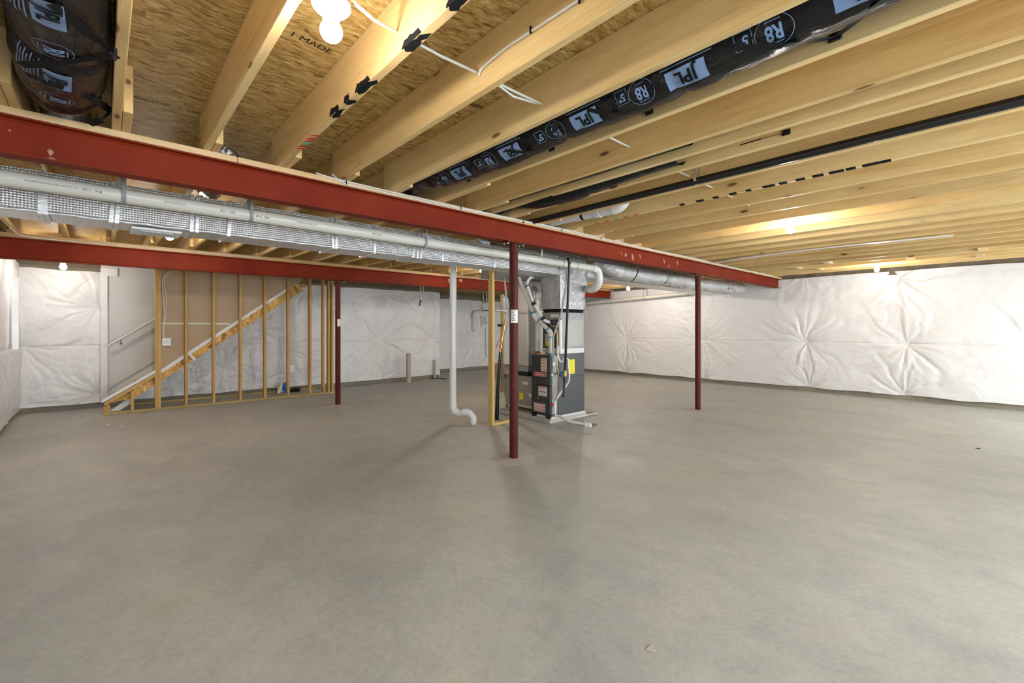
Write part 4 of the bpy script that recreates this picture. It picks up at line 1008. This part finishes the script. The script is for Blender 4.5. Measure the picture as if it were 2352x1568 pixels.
# bag and rubbish under the stair
bag = thing('plastic_bag', 'crumpled blue and white plastic bag on the floor under the stair', 'bag', at(650, 902, Z=0))
def lump(c, sx, sy, sz, amp, n1=18, n2=10, seed=0):
    V = []; c = Vector(c)
    for j in range(n2+1):
        for i in range(n1):
            t, f = 2*pi*i/n1, pi*j/n2; d = Vector((sin(f)*cos(t), sin(f)*sin(t), cos(f)))
            k = 1+amp*mn.noise(d*2.6+Vector((seed, 0, 0))); V.append(c+Vector((d.x*sx*k, d.y*sy*k, max(-sz*.98, d.z*sz*k))))
    return MB().add(V, [(j*n1+i, j*n1+(i+1) % n1, (j+1)*n1+(i+1) % n1, (j+1)*n1+i) for j in range(n2) for i in range(n1)])
p = at(652, 900, Z=0); lump((p.x, p.y, .085), .07, .075, .085, .7, seed=1).build('blue_side', 'bluebag', bag)
p = at(642, 902, Z=0); lump((p.x, p.y, .10), .05, .05, .10, .9, seed=4).build('white_side', 'sticker', bag)
MB().prism([at(637, 903, X=-9.4), at(647, 876, X=-9.4), at(650, 880, X=-9.4), at(643, 903, X=-9.4)], (-.04, 0, 0)).build('handle', 'sticker', bag)
for i, (px, py, sx, lb, mt) in enumerate(((678, 899, .10, 'dark crumpled scrap beside the plastic bag', 'blackcloth'), (700, 893, .14, 'flattened brown cardboard scrap under the stair, between two studs', 'paper'), (727, 888, .09, 'white paper scrap by the foot of the end studs', 'sticker'))):
    p = at(px, py, Z=0); o = lump((p.x, p.y, .035), sx*.7, sx, .035, .9, seed=i+9).build('scrap', mt); tag(o, lb, 'scrap')
for i, (px, py, mt, lb) in enumerate(((278, 978, 'white', 'white paper scrap on the floor in front of the stair studs'), (248, 975, 'white', 'tiny pale chip on the floor left of the paper scrap'), (2247, 1030, 'ink', 'dark crumb on the bright floor at far right'), (1497, 1488, 'ring', 'small dried mortar splash on the near floor'))):
    p = at(px, py, Z=0); n = 9; Q = [(p.x+(.028 if i != 3 else .022)*cos(2*pi*k/n)*R(.4, 1.1), p.y+(.028 if i != 3 else .03)*sin(2*pi*k/n)*R(.4, 1.1), .0005) for k in range(n)]
    o = MB().prism(Q, (0, 0, .003)).build('floor_scrap' if i != 3 else 'mortar_splash', mt); tag(o, lb, 'scrap')

# ================================================================== BLACK FLEX DUCTS IN THE JOIST BAYS
def flexduct(label, cx, cz, rad, xa, xb, marks, straps, res=.02, squash=1.0):
    """round black duct along X; marks = printed groups, straps = webbing"""
    o = thing('flex_duct', label, 'duct', ((xa+xb)/2, cx((xa+xb)/2), cz((xa+xb)/2)))
    n = 36; m_ = int((xb-xa)/res); sd = R(0, 50)
    def rr(x, t): return rad(x)*(1+.05*mn.noise(Vector((x*3, cos(t)*1.5, sin(t)*1.5+sd)))+.045*mn.noise(Vector((x*14+sin(t)*2, cos(t)*2.5, sd)))-.10*exp(-(min(abs(x-s_) for s_ in straps or [99])/.03)**2))
    V = []
    for i in range(m_+1):
        x = xa+(xb-xa)*i/m_
        for k in range(n):
            t = 2*pi*k/n; r_ = rr(x, t); V.append((x, cx(x)+r_*cos(t), cz(x)+r_*sin(t)*squash))
    MB().add(V, [(i*n+k, i*n+(k+1) % n, (i+1)*n+(k+1) % n, (i+1)*n+k) for i in range(m_) for k in range(n)], True).build('jacket', 'flex', o)
    def mapv(u, v, x0, a0, lift=.004):
        x = x0-u; t = a0+v/rad(x0); r_ = rr(x, t)+lift; return (x, cx(x)+r_*cos(t), cz(x)+r_*sin(t)*squash)
    def put(V, Fc, x0, a0, mat='print', lift=.004):
        MB().add([mapv(v[0], v[1], x0, a0, lift) for v in V], Fc).build('duct_print', mat, o)
    def strip(pts, w, x0, a0, lift=.004):
        V = []; Fc = []
        for i in range(len(pts)-1):
            (a, b), (c, d) = pts[i], pts[i+1]; l = sqrt((c-a)**2+(d-b)**2)+1e-6; nx, ny = -(d-b)/l*w/2, (c-a)/l*w/2
            k = len(V); V += [(a+nx, b+ny), (a-nx, b-ny), (c-nx, d-ny), (c+nx, d+ny)]; Fc.append((k, k+1, k+2, k+3))
        put(V, Fc, x0, a0, lift=lift)
    for kind, x0, a0 in marks:
        a0 = radians(a0)
        if kind == 'logo':
            nu, nv = 22, 12; V = [(-.085+.17*i/nu, -.04+.08*j/nv) for j in range(nv+1) for i in range(nu+1)]
            put(V, [(j*(nu+1)+i, j*(nu+1)+i+1, (j+1)*(nu+1)+i+1, (j+1)*(nu+1)+i) for j in range(nv) for i in range(nu)], x0, a0, 'print', .004)
            V, Fc = text_mesh('JPL', .066, .0016, .008); put([(v[0]*1.15, v[1]*1.1-.002) for v in V], Fc, x0, a0, 'strap', .0085)
            for r_ in range(7): strip([(-.12+i*.02, -.055-.012*r_) for i in range(12)], .0045, x0, a0) if r_ % 2 == 0 else strip([(-.10+i*.02, -.055-.012*r_) for i in range(10)], .004, x0, a0)
        elif kind == 'r8':
            V, Fc = text_mesh('R8', .052, .0016, .010); put([(v[0], v[1]*1.35) for v in V], Fc, x0, a0)
            strip([(.062*cos(2*pi*k/28), .054*sin(2*pi*k/28)) for k in range(29)], .0022, x0, a0)
            strip([(-.025+.01*k, .037) for k in range(6)], .003, x0, a0); strip([(-.025+.01*k, -.037) for k in range(6)], .003, x0, a0)
        elif kind == '5':
            V, Fc = text_mesh('5"', .045, .0015, .010); put(V, Fc, x0, a0)
            strip([(-.03, -.03), (.03, -.03), (.03, .03), (-.03, .03), (-.03, -.03)], .0022, x0, a0)
        elif kind == 'lines':
            for r_ in range(6): strip([(-.11+i*.02, -.03+.012*r_) for i in range(12)], .0045, x0, a0)
    return o
def rise(x): t = max(0, min(1, (-2.75-x)/.35)); return t*t*(3-2*t)
duA = flexduct('fat black insulated duct in the joist bay at top left', lambda x: -.13+.02*sin(x*2.3), lambda x: 2.405+.02*sin(x*1.9+1)+.06*rise(x+.22), lambda x: .138+.012*sin(x*4.2)-.026*rise(x+.22), -3.95, XF-.3,
               [('logo', -2.04, -98), ('r8', -2.29, -97), ('logo', -2.56, -94), ('r8', -2.79, -95), ('logo', -1.3, -100)], [-2.43, -2.95])
duB = flexduct('black insulated duct between the joists, crossing the middle of the ceiling', lambda x: 1.852+.010*sin(x*2.0), lambda x: 2.418+.012*sin(x*1.7+.5)+.035*rise(x), lambda x: .114+.006*sin(x*5)-.006*rise(x), -3.95, XF-.3,
               [('logo', -.89, -128), ('r8', -1.09, -134), ('5', -1.19, -140), ('logo', -1.42, -128), ('r8', -1.62, -130), ('5', -1.73, -132), ('logo', -1.98, -126), ('r8', -2.18, -128), ('5', -2.28, -130), ('logo', -2.5, -124), ('r8', -2.68, -124), ('5', -2.78, -124), ('r8', -.56, -134), ('5', -.66, -142), ('logo', -.30, -138), ('r8', 0.1, -130)], [-.95, -1.64, -2.28, -2.88])
duC = flexduct('thinner black duct half hidden between the doubled joists, right of the middle duct', lambda x: 2.80, lambda x: 2.44-.04*exp(-((x+2.5)/.4)**2)+.02*rise(x), lambda x: .095+.005*sin(x*5)-.008*rise(x), -3.95, -1.45, [], [-2.2])
duD = flexduct('slim black duct tail in the narrow gap beside the doubled joist', lambda x: 2.585, lambda x: 2.43, lambda x: .062, -3.7, -1.28, [], [])
duE = flexduct('short black duct crossing above the foil duct, right of the first lamp bay', lambda x: .66+.03*sin(x*2), lambda x: 2.44-.06*max(0, -3.6-x), lambda x: .085, -4.35, -3.62, [], []) 
def strapset(label, pts_list, clip):
    o = thing('duct_strap', label, 'strap', clip)
    for pts in pts_list: MB().band(pts, .032, .002, (1, 0, 0)).build('webbing', 'strap', o)
    c = Vector(clip); MB().bevbox(c.x-.022, c.x+.022, c.y-.010, c.y+.004, c.z-.016, c.z+.016, .004).tube([c+Vector((0, -.010, 0)), c+Vector((0, -.014, 0))], .006, 8).build('buckle', 'blackpvc', o)
    return o
YE = Y0+PITCH*4-.040
def vstrap(label, clip, up, left):
    c = at(*clip, Y=YE); 
    strapset(label, [[c, at(*up, Z=2.295)], [c, at(left[0], left[1], Z=2.284), at(left[2], left[3], Z=2.292)]], c)
vstrap('black strap slung under the middle duct, nearest the camera', (1918, 86), (2040, -8), (1800, 104, 1690, 110))
vstrap('black strap slung under the middle duct, second along from the camera', (1492, 257), (1509, 170), (1400, 263, 1352, 252))
vstrap('black strap slung under the middle duct, third along from the camera', (1268, 341), (1277, 280), (1205, 350, 1160, 345))
vstrap('black strap slung under the middle duct, last one before the red beam', (1078, 412), (1072, 370), (1020, 415, 985, 410))
Y1 = Y0-PITCH-.040
def lstrap(label, clip, ends):
    c = at(*clip, Y=Y1+.002); strapset(label, [[c]+[at(px, py, Z=z) for px, py, z in e] for e in ends], c)
lstrap('upper black strap under the fat duct at top left', (266, 125), [[(228, 95, 2.30), (120, 10, 2.262)], [(215, 133, 2.285), (120, 148, 2.255), (45, 148, 2.285)]])
lstrap('lower black strap under the fat duct at top left', (256, 255), [[(215, 228, 2.30), (110, 190, 2.255), (60, 170, 2.28)], [(232, 275, 2.31), (205, 285, 2.33)]])
c = at(1325, 438, Y=2.88); strapset('small black strap end nailed below the doubled joist', [[c, at(1270, 452, Z=2.335), at(1200, 475, Z=2.33)]], c)
c = at(1806, 304, Y=2.88); strapset('small black strap end nailed to a joist right of centre', [[c, at(1750, 318, Z=2.335), at(1700, 333, Z=2.33)]], c)

# rigid pipes in the bays
bpipe = thing('black_vent_pipe', 'straight black pipe running along a joist bay to the right edge', 'pipe', (-1, 3.20, 2.345))
MB().tube([(-3.45, 3.20, 2.350), (XF-.2, 3.20, 2.348)], .026, 18).build('pipe_run', 'blackpvc', bpipe)
for px in (1600,): y = 3.2; xx = at(px, 400, Y=3.2).x; MB().band([(xx, y+.03, 2.45), (xx, y+.03, 2.35), (xx, y, 2.318), (xx, y-.03, 2.35), (xx, y-.03, 2.45)], .02, .002, (1, 0, 0)).build('hanger_strap', 'galv', bpipe)
wp = thing('bay_drain_pipe', 'short white PVC pipe with an upturned elbow in a joist bay', 'pipe', (-2.8, 3.52, 2.36))
wa, wb_ = at(1232, 516, Y=3.50), at(1408, 480, Y=3.50)
MB().tube([wa+(wa-wb_).normalized()*.4, wb_], .048, 20).build('pipe_run', 'pvcw', wp)
MB().tube(smooth_path([wb_, wb_+Vector((.08, 0, .015)), wb_+Vector((.13, 0, .07)), wb_+Vector((.14, 0, .16))], 6), .053, 20).build('elbow', 'pvcw', wp)
MB().tube([wa+(wb_-wa)*.64, wa+(wb_-wa)*.67], .050, 20).build('black_ring', 'blackpvc', wp)
MB().tube([wa+(wb_-wa)*.8, wa+(wb_-wa)*.86], .053, 20).build('coupling', 'pvcw', wp)
# plastic draped strip on the far joists
a, b, c_ = at(1600, 611, Z=ZJ-.012), at(1730, 590, Z=ZJ-.012), at(2190, 540, Z=ZJ-.012)
fs = MB(); path = smooth_path([a, b, at(1900, 569, Z=ZJ-.012), at(2070, 552, Z=ZJ-.012), c_], 8)
fs.band(path, .10, .003, (0, 1, 0)).build('vapour_strip', 'vinyl') and None
o = bpy.data.objects.get('vapour_strip'); tag(o, 'loose silver-white sheet strip stapled under the far joists', 'sheet')

# ================================================================== CABLES
cbl = thing('ceiling_cable', 'white flat cable threaded through the joists from the nearest lamp', 'cable', (-1.6, 2.5, 2.43))
for off in (0, ):
    pts = [(-1.46, .61, 2.362), (-1.53, .72, 2.385), (-1.60, .846, 2.430)]
    for k in range(2, 11): yy = Y0+PITCH*k-.038; pts += [(-1.6-.004*k, yy-.2, 2.427-.003*sin(k)), (-1.6-.004*k, yy, 2.428)]
    MB().tube(pts, .0065, 8).build('cable', 'cable', cbl)
MB().tube([(-1.602, 1.31, 2.425), (-1.61, 1.47, 2.398), (-1.625, 1.655, 2.43)], .0055, 8).build('cable', 'cable', cbl)
cb2 = thing('ceiling_cable', 'white cable stapled along the joist face at top centre', 'cable', (-1.2, 1.25, 2.45))
YC = Y0+PITCH*2-.045
MB().tube(smooth_path([at(1100, 174, Y=YC), at(1106, 158, Y=YC), at(1128, 138, Y=YC), at(1165, 108, Y=YC), at(1220, 72, Y=YC), at(1272, 38, Y=YC), at(1330, 0, Y=YC), at(1395, -45, Y=YC)], 6), .006, 8).build('cable', 'cable', cb2)
for px, py in ((1218, 68), (1330, -2)): p = at(px, py, Y=YC-.006); MB().box(p.x-.003, p.x+.003, p.y-.002, p.y+.006, p.z-.014, p.z+.014).build('staple', 'ink', cb2)
cb3 = thing('beam_cable', 'pair of white cables stapled along the top plate of the near beam', 'cable', (-3.2, 3, 2.33))
for j in range(2):
    pts = [at(742+j*36, 402+j*2, X=-3.208)+Vector((-.02, -.04, .01))]
    yy = at(760+j*30, 0, X=-3.208)[1]
    while yy < YR-.5: pts.append(Vector((-3.207+j*.001, yy, 2.334-j*.014+.006*sin(yy*2.1+j)))); yy += .16
    MB().tube(smooth_path(pts, 3), .0055, 6).build('cable', 'cable', cb3)
for px in (795, 1058, 1202, 1290, 1380): y = at(px, 0, X=-3.207)[1]; MB().box(-3.214, -3.199, y-.003, y+.003, 2.312, 2.343).build('staple', 'ink', cb3)
cb4 = thing('beam_cable', 'slack white cable lying over the far beam at left', 'cable', (-7.3, 0, 2.35))
MB().tube(smooth_path([at(0, 500, X=-7.0), at(30, 528, X=-7.1), at(75, 545, X=-7.3), at(300, 566, X=-7.44), at(600, 592, X=-7.44)], 6), .006, 6).build('cable', 'cable', cb4)

# ================================================================== LAMPS
def lamp(px, py, h, label, D=None, mat='bulb', rb=.036, rh=.066, box=False, ztop=None):
    """bare bulb in a porcelain holder; px,py = bulb centre in the photograph, h its height above the eye"""
    D = D or h*F/(HY-py); c = at(px, py, D=D); g = 'bare bulb lamps'
    o = thing('ceiling_lamp', label, 'lamp', (c.x, c.y, ztop or c.z+.10), None)
    zt = ztop or c.z+.10; x, y, z = c
    MB().lathe([(0, zt), (rh, zt), (rh, zt-.010), (rh*.82, zt-.022), (rh*.5, zt-.032), (rh*.42, zt-.040), (rh*.42, zt-.062), (rh*.30, zt-.064), (0, zt-.064)], (x, y, 0), 32).build('lampholder', 'porc', o)
    zz = z
    MB().lathe([(rb*.42, zt-.045), (rb*.42, zz+rb*1.25), (rb*.60, zz+rb*.98)], (x, y, 0), 20).build('bulb_neck', 'pvcw', o)
    pr = [(rb*.60, zz+rb*.98)]+[(rb*sin(t), zz+rb*cos(t)) for t in [radians(40+i*14) for i in range(10)]]+[(0, zz-rb)]
    MB().lathe(pr, (x, y, 0), 24).build('bulb', mat, o)
    if box: MB().bevbox(x-.05, x+.05, y-.05, y+.05, zt, zt+.035, .004).build('junction_box', 'blackpvc', o)
    return o
lamp(761, 72, .975, 'lit bare bulb in a white holder, nearest the camera at top', mat='bulb_soft', rb=.035, rh=.062, ztop=2.345)
lamp(1816, 528, .985, 'lit bare bulb under the joists, midway along the right side', box=True)
lamp(2014, 619, .965, 'lit bare bulb on a dark box, close to the right wall', box=True)
lamp(390, 544, .99, 'lit bare bulb below the foil duct at left', mat='bulb_strong')
lamp(145, 613, .86, 'lit bare bulb at far left under the far beam', mat='bulb_mid', rb=.04)
lamp(1443, 663, .93, 'lit bare bulb in the far corner left of the right-hand post', mat='bulb_strong')
lamp(1345, 652, .93, 'lit bare bulb just right of the foil plenum, behind the white elbow', mat='bulb_strong')
lamp(1107, 621, .985, 'added lit bare bulb above and behind the foil duct, hidden from the near side', mat='bulb_strong')  # hidden bulb added for extra light in this row
